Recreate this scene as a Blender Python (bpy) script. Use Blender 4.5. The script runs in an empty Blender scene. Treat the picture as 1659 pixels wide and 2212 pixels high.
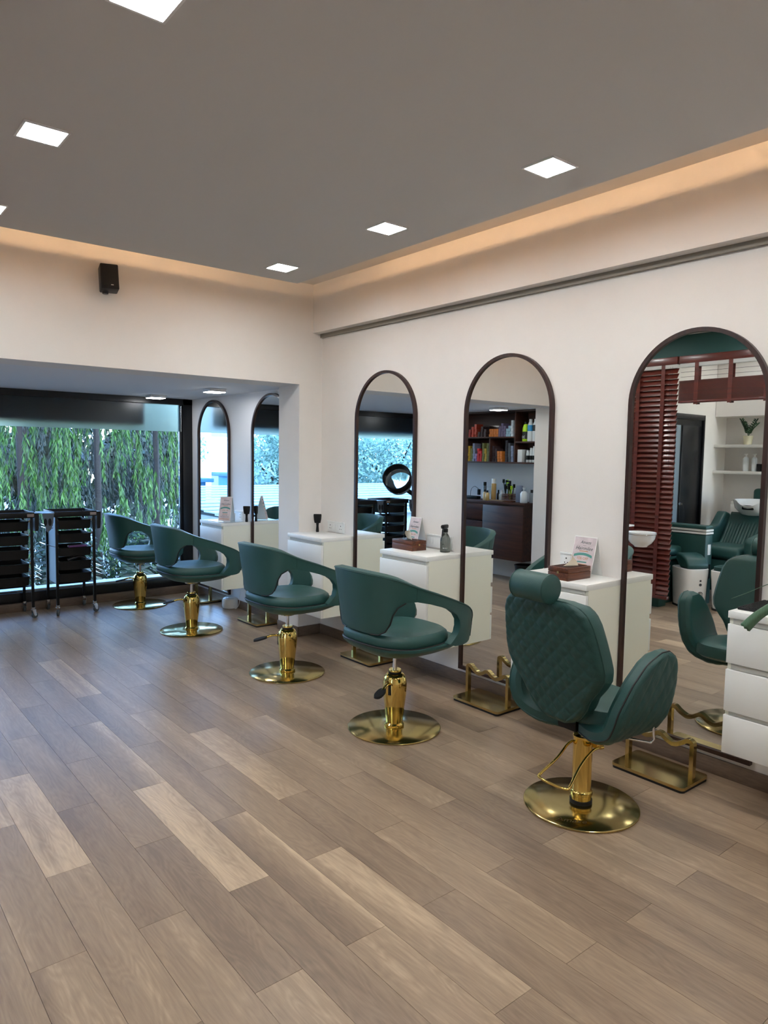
import bpy, bmesh, math, random
from mathutils import Vector, Matrix
PI = math.pi
random.seed(7)
SC = bpy.context.scene
COL = SC.collection

# ---------------------------------------------------------------- camera
CAMP = (-3.34389, -4.94080, 1.5)
YAW, PITCH, ROLL, FPX = 0.683266, -0.078638, 0.014811, 1540.69
cy, sy, cp, sp = math.cos(YAW), math.sin(YAW), math.cos(PITCH), math.sin(PITCH)
fw = Vector((sy*cp, cy*cp, sp)); rt = Vector((cy, -sy, 0)); up = rt.cross(fw)
r2 = rt*math.cos(ROLL)+up*math.sin(ROLL); u2 = -rt*math.sin(ROLL)+up*math.cos(ROLL)
cam_d = bpy.data.cameras.new('camera'); cam = bpy.data.objects.new('camera', cam_d); COL.objects.link(cam)
M = Matrix((r2, u2, -fw)).transposed().to_4x4(); M.translation = Vector(CAMP); cam.matrix_world = M
cam_d.sensor_fit = 'HORIZONTAL'; cam_d.sensor_width = 36.0; cam_d.lens = 36.0*FPX/1659.0
cam_d.clip_start = 0.02; cam_d.clip_end = 400
SC.camera = cam

# ---------------------------------------------------------------- sky, sun, exposure
LAMP_E = 128.0      # radiance of the ceiling panels
COVE_E = 60.0       # radiance of the warm cove strips
SKY_E = 2.7
SUN_E = 4.0
w = bpy.data.worlds.new('sky'); SC.world = w; w.use_nodes = True
nt = w.node_tree; bg = nt.nodes['Background']
sk = nt.nodes.new('ShaderNodeTexSky'); sk.sky_type = 'NISHITA'; sk.sun_disc = False
sk.sun_elevation = math.radians(48); sk.sun_rotation = math.radians(142); sk.air_density = 1.0; sk.dust_density = .6; sk.ozone_density = 4.0
nt.links.new(sk.outputs[0], bg.inputs['Color']); bg.inputs['Strength'].default_value = SKY_E
sl = bpy.data.lights.new('sun', 'SUN'); sl.energy = SUN_E; sl.angle = math.radians(2); sl.color = (1, .95, .86)
so = bpy.data.objects.new('sun', sl); COL.objects.link(so); so.rotation_euler = (math.radians(44), 0, math.radians(-38))
so.location = (-6, -4, 9)
vs = SC.view_settings; vs.view_transform = 'Standard'; vs.look = 'None'; vs.gamma = 1.0; vs.use_curve_mapping = False
vs.exposure = 0.14

# ---------------------------------------------------------------- materials
MATS = {}
def srgb(h):
    h = h.lstrip('#'); v = [int(h[i:i+2], 16)/255 for i in (0, 2, 4)]
    return tuple(c/12.92 if c <= .04045 else ((c+.055)/1.055)**2.4 for c in v)
def mat(name, col, rough=.5, metal=0, var=0.0, vscale=8, bump=0.0, bscale=60, coat=0, spec=.5, emit=0, ecol=None, stretch=None, trans=0, alpha=1, sheen=0):
    if name in MATS: return MATS[name]
    if isinstance(col, str): col = srgb(col)
    m = bpy.data.materials.new(name); m.use_nodes = True; n = m.node_tree.nodes; L = m.node_tree.links
    b = n['Principled BSDF']; b.inputs['Base Color'].default_value = (*col, 1); b.inputs['Roughness'].default_value = rough
    b.inputs['Metallic'].default_value = metal; b.inputs['Specular IOR Level'].default_value = spec
    b.inputs['Coat Weight'].default_value = coat; b.inputs['Transmission Weight'].default_value = trans; b.inputs['Alpha'].default_value = alpha
    b.inputs['Sheen Weight'].default_value = sheen
    if emit:
        b.inputs['Emission Color'].default_value = (*(ecol or col), 1); b.inputs['Emission Strength'].default_value = emit
    tc = n.new('ShaderNodeTexCoord'); mp = n.new('ShaderNodeMapping'); L.new(tc.outputs['Object'], mp.inputs['Vector'])
    if stretch: mp.inputs['Scale'].default_value = stretch
    nz = n.new('ShaderNodeTexNoise'); nz.inputs['Scale'].default_value = vscale; nz.inputs['Detail'].default_value = 5
    L.new(mp.outputs[0], nz.inputs['Vector'])
    rp = n.new('ShaderNodeValToRGB')
    rp.color_ramp.elements[0].position = .3; rp.color_ramp.elements[1].position = .7
    rp.color_ramp.elements[0].color = (*[max(0, c*(1-var)) for c in col], 1); rp.color_ramp.elements[1].color = (*[min(1, c*(1+var)) for c in col], 1)
    L.new(nz.outputs['Fac'], rp.inputs[0]); L.new(rp.outputs[0], b.inputs['Base Color'])
    if bump:
        n2 = n.new('ShaderNodeTexNoise'); n2.inputs['Scale'].default_value = bscale; n2.inputs['Detail'].default_value = 3
        L.new(mp.outputs[0], n2.inputs['Vector'])
        bp = n.new('ShaderNodeBump'); bp.inputs['Strength'].default_value = bump; bp.inputs['Distance'].default_value = .004
        L.new(n2.outputs['Fac'], bp.inputs['Height']); L.new(bp.outputs[0], b.inputs['Normal'])
    MATS[name] = m
    return m
def wood(name, dark, light, axis=1, rough=.45, sc=6, coat=0.1):
    if name in MATS: return MATS[name]
    d, l = srgb(dark), srgb(light)
    m = mat(name, l, rough=rough, coat=coat); n = m.node_tree.nodes; L = m.node_tree.links
    mp = [x for x in n if x.type == 'MAPPING'][0]; s = [sc*5, sc*5, sc*5]; s[axis] = sc*.35; mp.inputs['Scale'].default_value = s
    nz = [x for x in n if x.type == 'TEX_NOISE'][0]; nz.inputs['Scale'].default_value = 1; nz.inputs['Detail'].default_value = 8; nz.inputs['Distortion'].default_value = 1.2
    rp = [x for x in n if x.type == 'VALTORGB'][0]; rp.color_ramp.elements[0].color = (*d, 1); rp.color_ramp.elements[1].color = (*l, 1)
    return m
def glass_thin(name, tint, gloss_rough=0.0):
    m = bpy.data.materials.new(name); m.use_nodes = True; n = m.node_tree.nodes; L = m.node_tree.links; n.clear()
    o = n.new('ShaderNodeOutputMaterial'); mx = n.new('ShaderNodeMixShader'); t = n.new('ShaderNodeBsdfTransparent'); g = n.new('ShaderNodeBsdfGlossy')
    f = n.new('ShaderNodeFresnel'); f.inputs['IOR'].default_value = 1.45
    t.inputs['Color'].default_value = (*tint, 1); g.inputs['Roughness'].default_value = gloss_rough
    L.new(f.outputs[0], mx.inputs[0]); L.new(t.outputs[0], mx.inputs[1]); L.new(g.outputs[0], mx.inputs[2]); L.new(mx.outputs[0], o.inputs[0])
    MATS[name] = m; return m
def leaf_mat(name, a, b, transl=.4):
    m = bpy.data.materials.new(name); m.use_nodes = True; n = m.node_tree.nodes; L = m.node_tree.links
    p = n['Principled BSDF']; o = n['Material Output']
    ge = n.new('ShaderNodeNewGeometry'); rp = n.new('ShaderNodeValToRGB')
    rp.color_ramp.elements[0].color = (*srgb(a), 1); rp.color_ramp.elements[1].color = (*srgb(b), 1)
    L.new(ge.outputs['Random Per Island'], rp.inputs[0]); L.new(rp.outputs[0], p.inputs['Base Color'])
    p.inputs['Roughness'].default_value = .5
    t = n.new('ShaderNodeBsdfTranslucent'); L.new(rp.outputs[0], t.inputs['Color'])
    mx = n.new('ShaderNodeMixShader'); mx.inputs[0].default_value = transl
    L.new(p.outputs[0], mx.inputs[1]); L.new(t.outputs[0], mx.inputs[2]); L.new(mx.outputs[0], o.inputs[0])
    MATS[name] = m; return m

def plank_mat():
    m = bpy.data.materials.new('oak_plank'); m.use_nodes = True; n = m.node_tree.nodes; L = m.node_tree.links
    b = n['Principled BSDF']; b.inputs['Roughness'].default_value = .33; b.inputs['Specular IOR Level'].default_value = .38
    def N(t, **k):
        x = n.new(t)
        for a, v in k.items(): setattr(x, a, v)
        return x
    def math_(op, a, c=None, clamp=False):
        x = N('ShaderNodeMath', operation=op); x.use_clamp = clamp
        for i, q in enumerate((a, c)):
            if q is None: continue
            if isinstance(q, (int, float)): x.inputs[i].default_value = q
            else: L.new(q, x.inputs[i])
        return x.outputs[0]
    oi = N('ShaderNodeObjectInfo'); ge = N('ShaderNodeNewGeometry')
    rnd = math_('FRACT', math_('ADD', math_('MULTIPLY', oi.outputs['Random'], 7.31), math_('MULTIPLY', ge.outputs['Random Per Island'], 3.17)))
    at = N('ShaderNodeAttribute', attribute_type='OBJECT', attribute_name='tint')
    gr = N('ShaderNodeAttribute', attribute_type='OBJECT', attribute_name='side_tone')
    uv = N('ShaderNodeUVMap'); sx = N('ShaderNodeSeparateXYZ'); L.new(uv.outputs[0], sx.inputs[0])
    cx = N('ShaderNodeCombineXYZ'); L.new(math_('MULTIPLY', sx.outputs[0], 1.0), cx.inputs[0]); L.new(math_('MULTIPLY', sx.outputs[1], .07), cx.inputs[1]); L.new(math_('MULTIPLY', rnd, 37.0), cx.inputs[2])
    # broad tone along the board
    n1 = N('ShaderNodeTexNoise'); n1.inputs['Scale'].default_value = 9; n1.inputs['Detail'].default_value = 2; n1.inputs['Distortion'].default_value = .6; L.new(cx.outputs[0], n1.inputs['Vector'])
    # fine grain
    n2 = N('ShaderNodeTexNoise'); n2.inputs['Scale'].default_value = 110; n2.inputs['Detail'].default_value = 4; n2.inputs['Roughness'].default_value = .65; L.new(cx.outputs[0], n2.inputs['Vector'])
    # cathedral figure
    cz = N('ShaderNodeCombineXYZ'); L.new(sx.outputs[0], cz.inputs[0]); L.new(math_('MULTIPLY', sx.outputs[1], .16), cz.inputs[1]); L.new(math_('MULTIPLY', rnd, 11.0), cz.inputs[2])
    n3 = N('ShaderNodeTexNoise'); n3.inputs['Scale'].default_value = 14; n3.inputs['Detail'].default_value = 1.5; L.new(cz.outputs[0], n3.inputs['Vector'])
    ring = math_('ABSOLUTE', math_('SUBTRACT', math_('FRACT', math_('MULTIPLY', n3.outputs['Fac'], 13.0)), .5))
    lat = math_('MULTIPLY', math_('SUBTRACT', sx.outputs[0], .0785), 6.4)          # -0.5 .. 0.5 across
    t = math_('ADD', math_('MULTIPLY', math_('SUBTRACT', n1.outputs['Fac'], .5), .9), math_('MULTIPLY', math_('SUBTRACT', n2.outputs['Fac'], .5), .55))
    t = math_('ADD', t, math_('MULTIPLY', math_('SUBTRACT', ring, .25), -.24))
    t = math_('ADD', t, math_('MULTIPLY', math_('SUBTRACT', rnd, .5), .30))
    t = math_('ADD', t, at.outputs['Fac'])
    t = math_('ADD', t, math_('MULTIPLY', lat, gr.outputs['Fac']))
    t = math_('ADD', t, .31, True)
    rp = N('ShaderNodeValToRGB'); cr = rp.color_ramp
    cr.elements[0].position = 0; cr.elements[0].color = (*srgb('#786554'), 1); cr.elements[1].position = 1; cr.elements[1].color = (*srgb('#cfb697'), 1)
    e = cr.elements.new(.45); e.color = (*srgb('#9a846d'), 1)
    L.new(t, rp.inputs[0]); L.new(rp.outputs[0], b.inputs['Base Color'])
    bp = N('ShaderNodeBump'); bp.inputs['Strength'].default_value = .02; bp.inputs['Distance'].default_value = .002
    L.new(n2.outputs['Fac'], bp.inputs['Height']); L.new(bp.outputs[0], b.inputs['Normal'])
    rr = math_('ADD', math_('MULTIPLY', n2.outputs['Fac'], .08), .31); L.new(rr, b.inputs['Roughness'])
    MATS['oak_plank'] = m; return m

WALL = mat('wall_paint', (.80, .76, .715), rough=.85, bump=.12, bscale=220, var=.01)
WALLC = mat('wall_paint_cool', (.80, .80, .81), rough=.85, bump=.1, bscale=220)
CEIL = mat('ceiling_paint', (.655, .64, .625), rough=.9)
CEILB = mat('bay_ceiling_paint', (.76, .77, .79), rough=.9)
COVE = mat('cove_paint', (.80, .73, .65), rough=.9)
SKIRT = mat('skirting_tile', '#6d5a4b', rough=.5, var=.18, vscale=20, stretch=(1, 1, 6))
TEALP = mat('teal_paint', '#11443f', rough=.6)
LEATHER = mat('teal_leather', '#244b47', rough=.42, bump=.25, bscale=380, spec=.45, var=.05)
LEATHERQ = mat('teal_leather_quilt', '#204541', rough=.46, bump=.3, bscale=420, spec=.4, var=.05)
PIPING = mat('black_piping', '#0c0f10', rough=.5)
GOLD = mat('polished_gold', (.78, .57, .17), rough=.08, metal=1)
GOLDB = mat('satin_gold', (.56, .44, .19), rough=.17, metal=1)
CHROME = mat('chrome', (.75, .75, .76), rough=.12, metal=1)
BLACKP = mat('black_plastic', '#060607', rough=.45, spec=.35)
BLACKM = mat('black_metal', '#050506', rough=.5, spec=.3)
RUBBER = mat('black_rubber', '#070707', rough=.7)
GREYR = mat('grey_rubber', '#454a4d', rough=.6)
LAM = mat('white_laminate', (.86, .855, .81), rough=.42)
LAMS = mat('cream_laminate_edge', (.88, .87, .75), rough=.5)
DARKW = wood('dark_frame_wood', '#1c0d0a', '#361b14', axis=2, rough=.4)
WALN = wood('walnut', '#2a1510', '#4a2a1e', axis=1, rough=.5, sc=4)
WALNR = wood('red_blind_wood', '#40140d', '#632417', axis=1, rough=.33, sc=5)
BOXW = wood('rosewood_box', '#3a1b10', '#6f3d22', axis=1, rough=.45, sc=14)
BOXW2 = wood('rosewood_carved', '#1f0e0a', '#4a2417', axis=0, rough=.5, sc=40)
MIRROR = mat('mirror_silver', (.90, .92, .90), rough=.004, metal=1)
TISSUE = mat('tissue_paper', '#e6dcc4', rough=.9)
WHITEP = mat('white_plastic', (.78, .78, .75), rough=.35)
CERAM = mat('white_ceramic', (.85, .85, .83), rough=.12, coat=.4)
CARD = mat('white_card', (.80, .79, .75), rough=.7)
SMOKE = mat('smoked_plastic', '#8d928a', rough=.06, trans=.9, spec=.5)
WFRAME = mat('black_window_frame', '#0a0c11', rough=.35)
PALE = mat('pale_stone', '#aab0ae', rough=.7, var=.1)

# ---------------------------------------------------------------- mesh helpers
def link(o, parent=None):
    COL.objects.link(o)
    if parent is not None: o.parent = parent
    return o
class MB:
    def __init__(s): s.bm = bmesh.new()
    def box(s, c, d, bev=0, rot=None, seg=2):
        r = bmesh.ops.create_cube(s.bm, size=1.0); vs = r['verts']
        m = Matrix.Translation(Vector(c)) @ (rot.to_4x4() if rot else Matrix()) @ Matrix.Diagonal((d[0], d[1], d[2], 1))
        bmesh.ops.transform(s.bm, matrix=m, verts=vs)
        if bev:
            ed = list({e for v in vs for e in v.link_edges})
            bmesh.ops.bevel(s.bm, geom=ed, offset=bev, segments=seg, affect='EDGES', profile=.5)
        return s
    def b2(s, x0, x1, y0, y1, z0, z1, bev=0, seg=2):
        return s.box(((x0+x1)/2, (y0+y1)/2, (z0+z1)/2), (abs(x1-x0), abs(y1-y0), abs(z1-z0)), bev, seg=seg)
    def rings(s, rings, cap0=True, cap1=True, closed=True):
        bm = s.bm; R = [[bm.verts.new(p) for p in r] for r in rings]; n = len(R[0])
        for a, b in zip(R, R[1:]):
            for i in range(n if closed else n-1):
                j = (i+1) % n
                try: bm.faces.new((a[i], a[j], b[j], b[i]))
                except ValueError: pass
        if cap0: bm.faces.new(list(reversed(R[0])))
        if cap1: bm.faces.new(R[-1])
        return s
    def lathe(s, prof, n=32, c=(0, 0, 0), cap0=True, cap1=True, ax='z'):
        rs = []
        for r, z in prof:
            r = max(r, 1e-4)
            ring = []
            for i in range(n):
                a = 2*PI*i/n; x, y = r*math.cos(a), r*math.sin(a)
                p = {'z': (x, y, z), 'x': (z, x, y), 'y': (y, z, x)}[ax]
                ring.append((c[0]+p[0], c[1]+p[1], c[2]+p[2]))
            rs.append(ring)
        return s.rings(rs, cap0, cap1)
    def cyl(s, p0, p1, r, n=12, r1=None):
        return s.tube([p0, p1], r, n, r1=r1)
    def tube(s, path, r, n=8, closed=False, r1=None, sq=None):
        P = [Vector(p) for p in path]; rs = []; prev = None; m = len(P)
        for i, p in enumerate(P):
            if closed: t = (P[(i+1) % m]-P[i-1]).normalized()
            else: t = (P[min(i+1, m-1)]-P[max(i-1, 0)]).normalized()
            if prev is None:
                a = Vector((0, 0, 1)) if abs(t.z) < .9 else Vector((1, 0, 0)); u = t.cross(a).normalized()
            else: u = (prev-t*prev.dot(t)).normalized()
            prev = u; v = t.cross(u)
            rad = r if r1 is None else r+(r1-r)*i/(m-1)
            if sq: rs.append([p+u*sq[0]*a+v*sq[1]*b for a, b in ((-1, -1), (1, -1), (1, 1), (-1, 1))])
            else: rs.append([p+(u*math.cos(2*PI*k/n)+v*math.sin(2*PI*k/n))*rad for k in range(n)])
        if closed: rs.append(rs[0]); return s.rings(rs, False, False)
        return s.rings(rs)
    def prism(s, poly, f, d0, d1):
        """poly: 2-D outline, f(u, v, w) -> point, extruded w from d0 to d1"""
        return s.rings([[f(u, v, d0) for u, v in poly], [f(u, v, d1) for u, v in poly]])
    def grid(s, nu, nv, f):
        bm = s.bm; V = [[bm.verts.new(f(i/(nu-1), j/(nv-1))) for j in range(nv)] for i in range(nu)]
        for i in range(nu-1):
            for j in range(nv-1): bm.faces.new((V[i][j], V[i+1][j], V[i+1][j+1], V[i][j+1]))
        return V
    def quad(s, *p):
        s.bm.faces.new([s.bm.verts.new(q) for q in p]); return s
    def mesh(s, name, m, smooth=40, recalc=True, weld=False):
        if weld: bmesh.ops.remove_doubles(s.bm, verts=s.bm.verts, dist=1e-5)
        if recalc: bmesh.ops.recalc_face_normals(s.bm, faces=s.bm.faces)
        me = bpy.data.meshes.new(name); s.bm.to_mesh(me); s.bm.free()
        for x in (m if isinstance(m, (list, tuple)) else [m]): me.materials.append(x)
        if smooth:
            me.shade_smooth(); me.set_sharp_from_angle(angle=math.radians(smooth))
        return me
    def build(s, name, m, parent=None, smooth=40, recalc=True, loc=None, rot=None, weld=False):
        o = bpy.data.objects.new(name, s.mesh(name, m, smooth, recalc, weld)); link(o, parent)
        if loc: o.location = loc
        if rot: o.rotation_euler = rot
        return o
def tag(o, label=None, cat=None, group=None, kind=None):
    if label: o['label'] = label
    if cat: o['category'] = cat
    if group: o['group'] = group
    if kind: o['kind'] = kind
    return o
def thing(name, label, cat, loc=(0, 0, 0), rz=0, group=None):
    o = bpy.data.objects.new(name, None); o.empty_display_size = .05; link(o); o.location = loc; o.rotation_euler = (0, 0, rz)
    return tag(o, label, cat, group)
def struct(name, mb, m, label=None, parent=None, smooth=40):
    o = mb.build(name, m, parent, smooth)
    if parent is None: tag(o, label, None, None, 'structure')
    return o
def copy_tree(o, parent=None):
    c = o.copy(); link(c, None)
    if parent is not None: c.parent = parent
    for ch in list(o.children): copy_tree(ch, c)
    return c
def dup(root, label, loc, rz=None, group=None):
    c = copy_tree(root); c.location = loc; c['label'] = label
    if rz is not None: c.rotation_euler = (0, 0, rz)
    if group: c['group'] = group
    return c
def text(name, body, size, m, parent, mw, extrude=.0004, shear=0, align='CENTER'):
    cu = bpy.data.curves.new(name, 'FONT'); cu.body = body; cu.size = size; cu.extrude = extrude; cu.align_x = align; cu.align_y = 'CENTER'; cu.shear = shear
    cu.resolution_u = 3
    tmp = bpy.data.objects.new(name+'_tmp', cu); COL.objects.link(tmp)
    dg = bpy.context.evaluated_depsgraph_get(); me = bpy.data.meshes.new_from_object(tmp.evaluated_get(dg))
    bpy.data.objects.remove(tmp); bpy.data.curves.remove(cu)
    me.materials.clear(); me.materials.append(m); me.name = name
    o = bpy.data.objects.new(name, me); link(o, parent); o.matrix_local = mw
    return o
def catmull(pts, n):
    out = []; P = [Vector(p) for p in pts]
    for i in range(len(P)-1):
        p0, p1, p2, p3 = P[max(i-1, 0)], P[i], P[i+1], P[min(i+2, len(P)-1)]
        for k in range(n):
            t = k/n; out.append(.5*((2*p1)+(p2-p0)*t+(2*p0-5*p1+4*p2-p3)*t*t+(3*p1-p0-3*p2+p3)*t**3))
    out.append(P[-1]); return out
def rrect(x0, x1, y0, y1, r, n=5):
    out = []
    for cx_, cy_, a0 in ((x1-r, y1-r, 0), (x0+r, y1-r, 90), (x0+r, y0+r, 180), (x1-r, y0+r, 270)):
        for k in range(n+1):
            a = math.radians(a0+90*k/n); out.append((cx_+r*math.cos(a), cy_+r*math.sin(a)))
    return out
def superell(a, b, n, N=48, cx_=0, cy_=0):
    out = []
    for i in range(N):
        t = 2*PI*i/N; c, s_ = math.cos(t), math.sin(t)
        out.append((cx_+a*math.copysign(abs(c)**(2/n), c), cy_+b*math.copysign(abs(s_)**(2/n), s_)))
    return out
XY = lambda u, v, w_: (u, v, w_)
XZ = lambda u, v, w_: (u, w_, v)
YZ = lambda u, v, w_: (w_, u, v)

# ================================================================ SETTING
H, H2, ZB, ZH = 2.697, 2.867, 2.483, 2.064      # dropped ceiling, slab, beam soffit, bay header
YW = 2.31                                         # window plane
# floor ---------------------------------------------------------
PLANK = plank_mat()
floor = struct('floor', MB().b2(-5.7, .12, -6.4, 2.42, -.08, -.004), mat('floor_joint', '#3a2d23', rough=.8), 'oak plank floor laid in half-bond rows')
PW, PL = .157, .93
def plank_mesh(name, w_, l_):
    b = MB(); b.b2(0, w_-.0012, 0, l_-.0012, -.004, 0.0)
    bm = b.bm; uvl = bm.loops.layers.uv.new('UVMap')
    for f in bm.faces:
        for lp in f.loops: lp[uvl].uv = (lp.vert.co.x, lp.vert.co.y)
    return b.mesh(name, PLANK, smooth=0)
pm = plank_mesh('plank', PW, PL); ph = plank_mesh('plank_half', PW, PL/2)
TINT = {(4, -2.80): (.30, .25), (7, -2.34): (.32, .15), (0, -3.74): (.36, 0), (2, -3.735): (.34, .1), (1, -2.335): (.25, -.2), (4, -1.87): (.05, .75), (3, -3.27): (.06, .75),
        (8, -1.87): (.25, 0), (2, -2.80): (-.1, 0), (5, -2.34): (-.05, 0), (8, -2.805): (-.12, -.2), (9, -2.34): (-.02, .3), (6, -2.81): (-.02, 0), (5, -3.27): (-.1, 0),
        (6, -1.875): (-.03, -.3), (5, -1.41): (-.12, 0), (3, -2.34): (-.06, 0), (-1, -2.34): (-.02, .2), (-1, -3.27): (0, -.2), (3, -.48): (.25, .1), (-2, -3.74): (-.1, 0), (-3, -3.277): (-.12, .3),
        (-4, -2.81): (.18, 0), (4, -3.73): (-.05, .2), (2, -1.87): (-.08, 0), (6, -.945): (-.05, 0), (7, -1.41): (-.08, 0), (3, -1.41): (-.02, .3), (8, -3.74): (.12, .2), (10, -3.73): (.18, 0)}
cand = []
for k in range(-10, 28):
    x0 = -1.48-PW*(k+1)
    off = .915 if k % 2 == 0 else .45
    y = off-PL*8
    while y < YW:
        cand.append((k, x0, y)); y += PL
vis = lambda x, y: (-3.45 < x < 0.02 and -4.4 < y)
singles = [c for c in cand if vis(c[1], c[2]) and c[2] < YW-.03]
rest = [c for c in cand if not vis(c[1], c[2])]
for k, x0, y in singles:
    o = bpy.data.objects.new('plank', pm); link(o, floor); o.location = (x0, y, 0)
    if y+PL > YW: o.scale = (1, max(.02, (YW-y)/PL), 1)
    for (kk, yy), (t, g) in TINT.items():
        if kk == k and abs(yy-y) < .06: o['tint'] = t*.8; o['side_tone'] = g*.8
b = MB(); uvl = b.bm.loops.layers.uv.new('UVMap')
for k, x0, y in rest:
    if x0 < -5.6: continue
    n0 = len(b.bm.faces); b.b2(x0, x0+PW-.0012, y, min(y+PL-.0012, YW), -.004, 0)
    b.bm.faces.ensure_lookup_table()
    for f in b.bm.faces[n0:]:
        for lp in f.loops: lp[uvl].uv = (lp.vert.co.x-x0, lp.vert.co.y-y)
o = b.build('plank_field', PLANK, floor, smooth=0); tag(o, kind='stuff')

# walls ---------------------------------------------------------
struct('wall_right', MB().b2(0, .14, -6.4, .3, 0, H2+.1), WALL, 'cream painted wall carrying the arched mirrors')
b = MB(); b.b2(-3.17, -.219, 0, .318, ZH, H2+.1); b.b2(-.219, .0, 0, .318, 0, H2+.1); b.b2(-3.6, -3.17, 0, .318, 0, H2+.1)
struct('wall_far', b, WALL, 'cream wall with the wide low opening to the window bay')
struct('wall_bay_right', MB().b2(-.10, .04, .318, YW+.1, 0, ZH+.05), WALLC, 'cool white bay wall with two arched mirrors')
struct('wall_bay_left', MB().b2(-3.72, -3.56, .318, YW+.1, 0, ZH+.05), WALLC, 'pale bay wall behind the dark wooden shelf unit')
struct('ceiling', MB().b2(-3.72, .04, .3185, YW+.12, ZH+.001, ZH+.08), CEILB, 'low bluish white ceiling of the window bay')
struct('trim_1', MB().b2(-.091, .01, -6.4, 0, ZB, H2+.05), WALL, 'boxed beam running along the top of the right wall')
struct('trim_2', MB().b2(-.022, .001, -6.4, -.001, ZB-.03, ZB), mat('trunking', '#8b8376', rough=.6), 'thin cable strip under the boxed beam')
# dropped ceiling panel with upstand lip, upper slab
b = MB(); b.b2(-5.70, -.604, -6.4, -.571, H, H+.045); b.b2(-.634, -.604, -6.4, -.571, H+.045, H+.062); b.b2(-4.75, -.604, -.601, -.571, H+.045, H+.062)
struct('ceiling', b, CEIL, 'grey dropped ceiling with square light panels')
struct('ceiling', MB().b2(-5.75, .14, -6.5, .35, H2, H2+.1), COVE, 'upper slab glowing inside the warm cove')
# partition to the wash room, camera nook
b = MB(); b.b2(-3.42, -3.30, -.45, 0.0, 0, H2); b.b2(-3.42, -3.30, -3.35, -.45, 2.50, H2); b.b2(-3.42, -3.30, -3.45, -3.35, 0, H2)
struct('wall_left', b, TEALP, 'teal painted partition above the wooden blinds')
struct('wall_wash_side', MB().b2(-4.75, -3.42, -3.45, -3.35, 0, H2), WALL, 'cream wall beside the wash room')
struct('wall_wash_far', MB().b2(-5.62, -3.42, -.70, -.58, 0, H2), WALL, 'cream wall with the black door')
struct('wall_wash_back', MB().b2(-5.75, -5.60, -3.45, -.58, 0, H2), WALL, 'cream wall behind the recessed white shelves')
struct('wall_nook', MB().b2(-4.85, -4.72, -6.4, -3.4, 0, H2), WALL, 'cream wall behind the viewer')
struct('wall_near', MB().b2(-4.85, .14, -6.5, -6.38, 0, H2), WALL, 'cream wall at the near end of the salon')
# skirting
struct('baseboard_right', MB().b2(-.012, 0, -6.38, 0, 0, .08, .002), SKIRT, 'brown tile skirting under the mirrors')
b = MB(); b.b2(-.231, -.0, -.012, 0, 0, .08, .002); b.b2(-.231, -.219, -.012, .318, 0, .08, .002)
struct('baseboard_far', b, SKIRT, 'brown tile skirting around the pier')
struct('baseboard_bay_right', MB().b2(-.112, -.10, .318, YW-.02, 0, .08, .002), SKIRT, 'brown tile skirting in the bay')
struct('baseboard_window', MB().b2(-3.56, -.10, YW-.035, YW+.06, 0, .079, .002), SKIRT, 'tile kerb below the window frame')

# window --------------------------------------------------------
win = struct('window_1', MB().b2(-3.56, -.10, YW, YW+.07, 2.004, ZH), WFRAME, 'black framed window filling the bay')
for nm, a in (('window_frame', (-.205, -.10, YW, YW+.07, .08, ZH)), ('window_frame', (-3.56, -3.46, YW, YW+.07, .08, ZH)), ('window_frame', (-3.56, -.10, YW, YW+.07, .08, .172)),
              ('window_frame', (-.235, -.205, YW+.02, YW+.06, .172, 2.004)), ('window_frame', (-3.56, -.10, YW+.03, YW+.055, .172, .19))):
    MB().b2(*a, .003).build(nm, WFRAME if a[4] != .172 or a[5] > .5 else PALE, win)
MB().b2(-3.46, -.235, YW+.034, YW+.042, .19, 1.722).build('pane', glass_thin('window_glass', (.84, .92, .98)), win)
FROST = mat('frosted_film', (.15, .21, .225), rough=.30, trans=1.0, spec=.4)
MB().b2(-3.46, -.235, YW+.036, YW+.040, 1.722, 2.004).build('frosted_pane', FROST, win)
MB().cyl((-.222, YW+.01, 1.722), (-.222, YW+.01, 1.99), .006).build('blind_cord', CHROME, win)

# ================================================================ LIGHTS OF THE ROOM
LAMPM = mat('lamp_diffuser', (1, 1, 1), emit=LAMP_E, ecol=(.97, .985, 1.0))
LAMPF = mat('lamp_trim', (.85, .85, .84), rough=.4)
def panel(loc, label, surface=False, e=None):
    t = thing('ceiling_light', label, 'light', loc, 0, 'square ceiling light panels')
    if surface:
        MB().b2(-.078, .078, -.078, .078, -.026, 0, .003).build('housing', LAMPF, t)
        MB().b2(-.070, .070, -.070, .070, -.030, -.0262).build('diffuser', e or LAMPM, t)
    else:
        b = MB()
        for a in ((-.082, .082, -.082, -.073), (-.082, .082, .073, .082), (-.082, -.073, -.073, .073), (.073, .082, -.073, .073)): b.b2(*a, -.006, 0)
        b.build('housing', LAMPF, t)
        MB().b2(-.073, .073, -.073, .073, -.004, -.0005).build('diffuser', e or LAMPM, t)
    return t
LX = (-.91, -2.595)
nmY = {-.88: 'nearest the far wall', -1.94: 'second from the far wall', -3.0: 'third from the far wall', -4.06: 'fourth from the far wall', -5.12: 'fifth from the far wall'}
for x in LX:
    for y, s in nmY.items():
        panel((x, y, H), 'recessed square ceiling light, %s row, %s' % ('mirror side' if x > -1.5 else 'camera side', s))
BAYL = mat('bay_lamp_diffuser', (1, 1, 1), emit=LAMP_E*.35, ecol=(.97, .985, 1))
panel((-.50, .95, ZH), 'surface mounted square light on the bay ceiling above the neck brush', True, BAYL)
panel((-.60, 2.05, ZH), 'surface mounted square light on the bay ceiling beside the window frame', True, BAYL)
panel((-2.86, .60, ZH), 'surface mounted square light on the bay ceiling before the dark shelf', True, BAYL)
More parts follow.
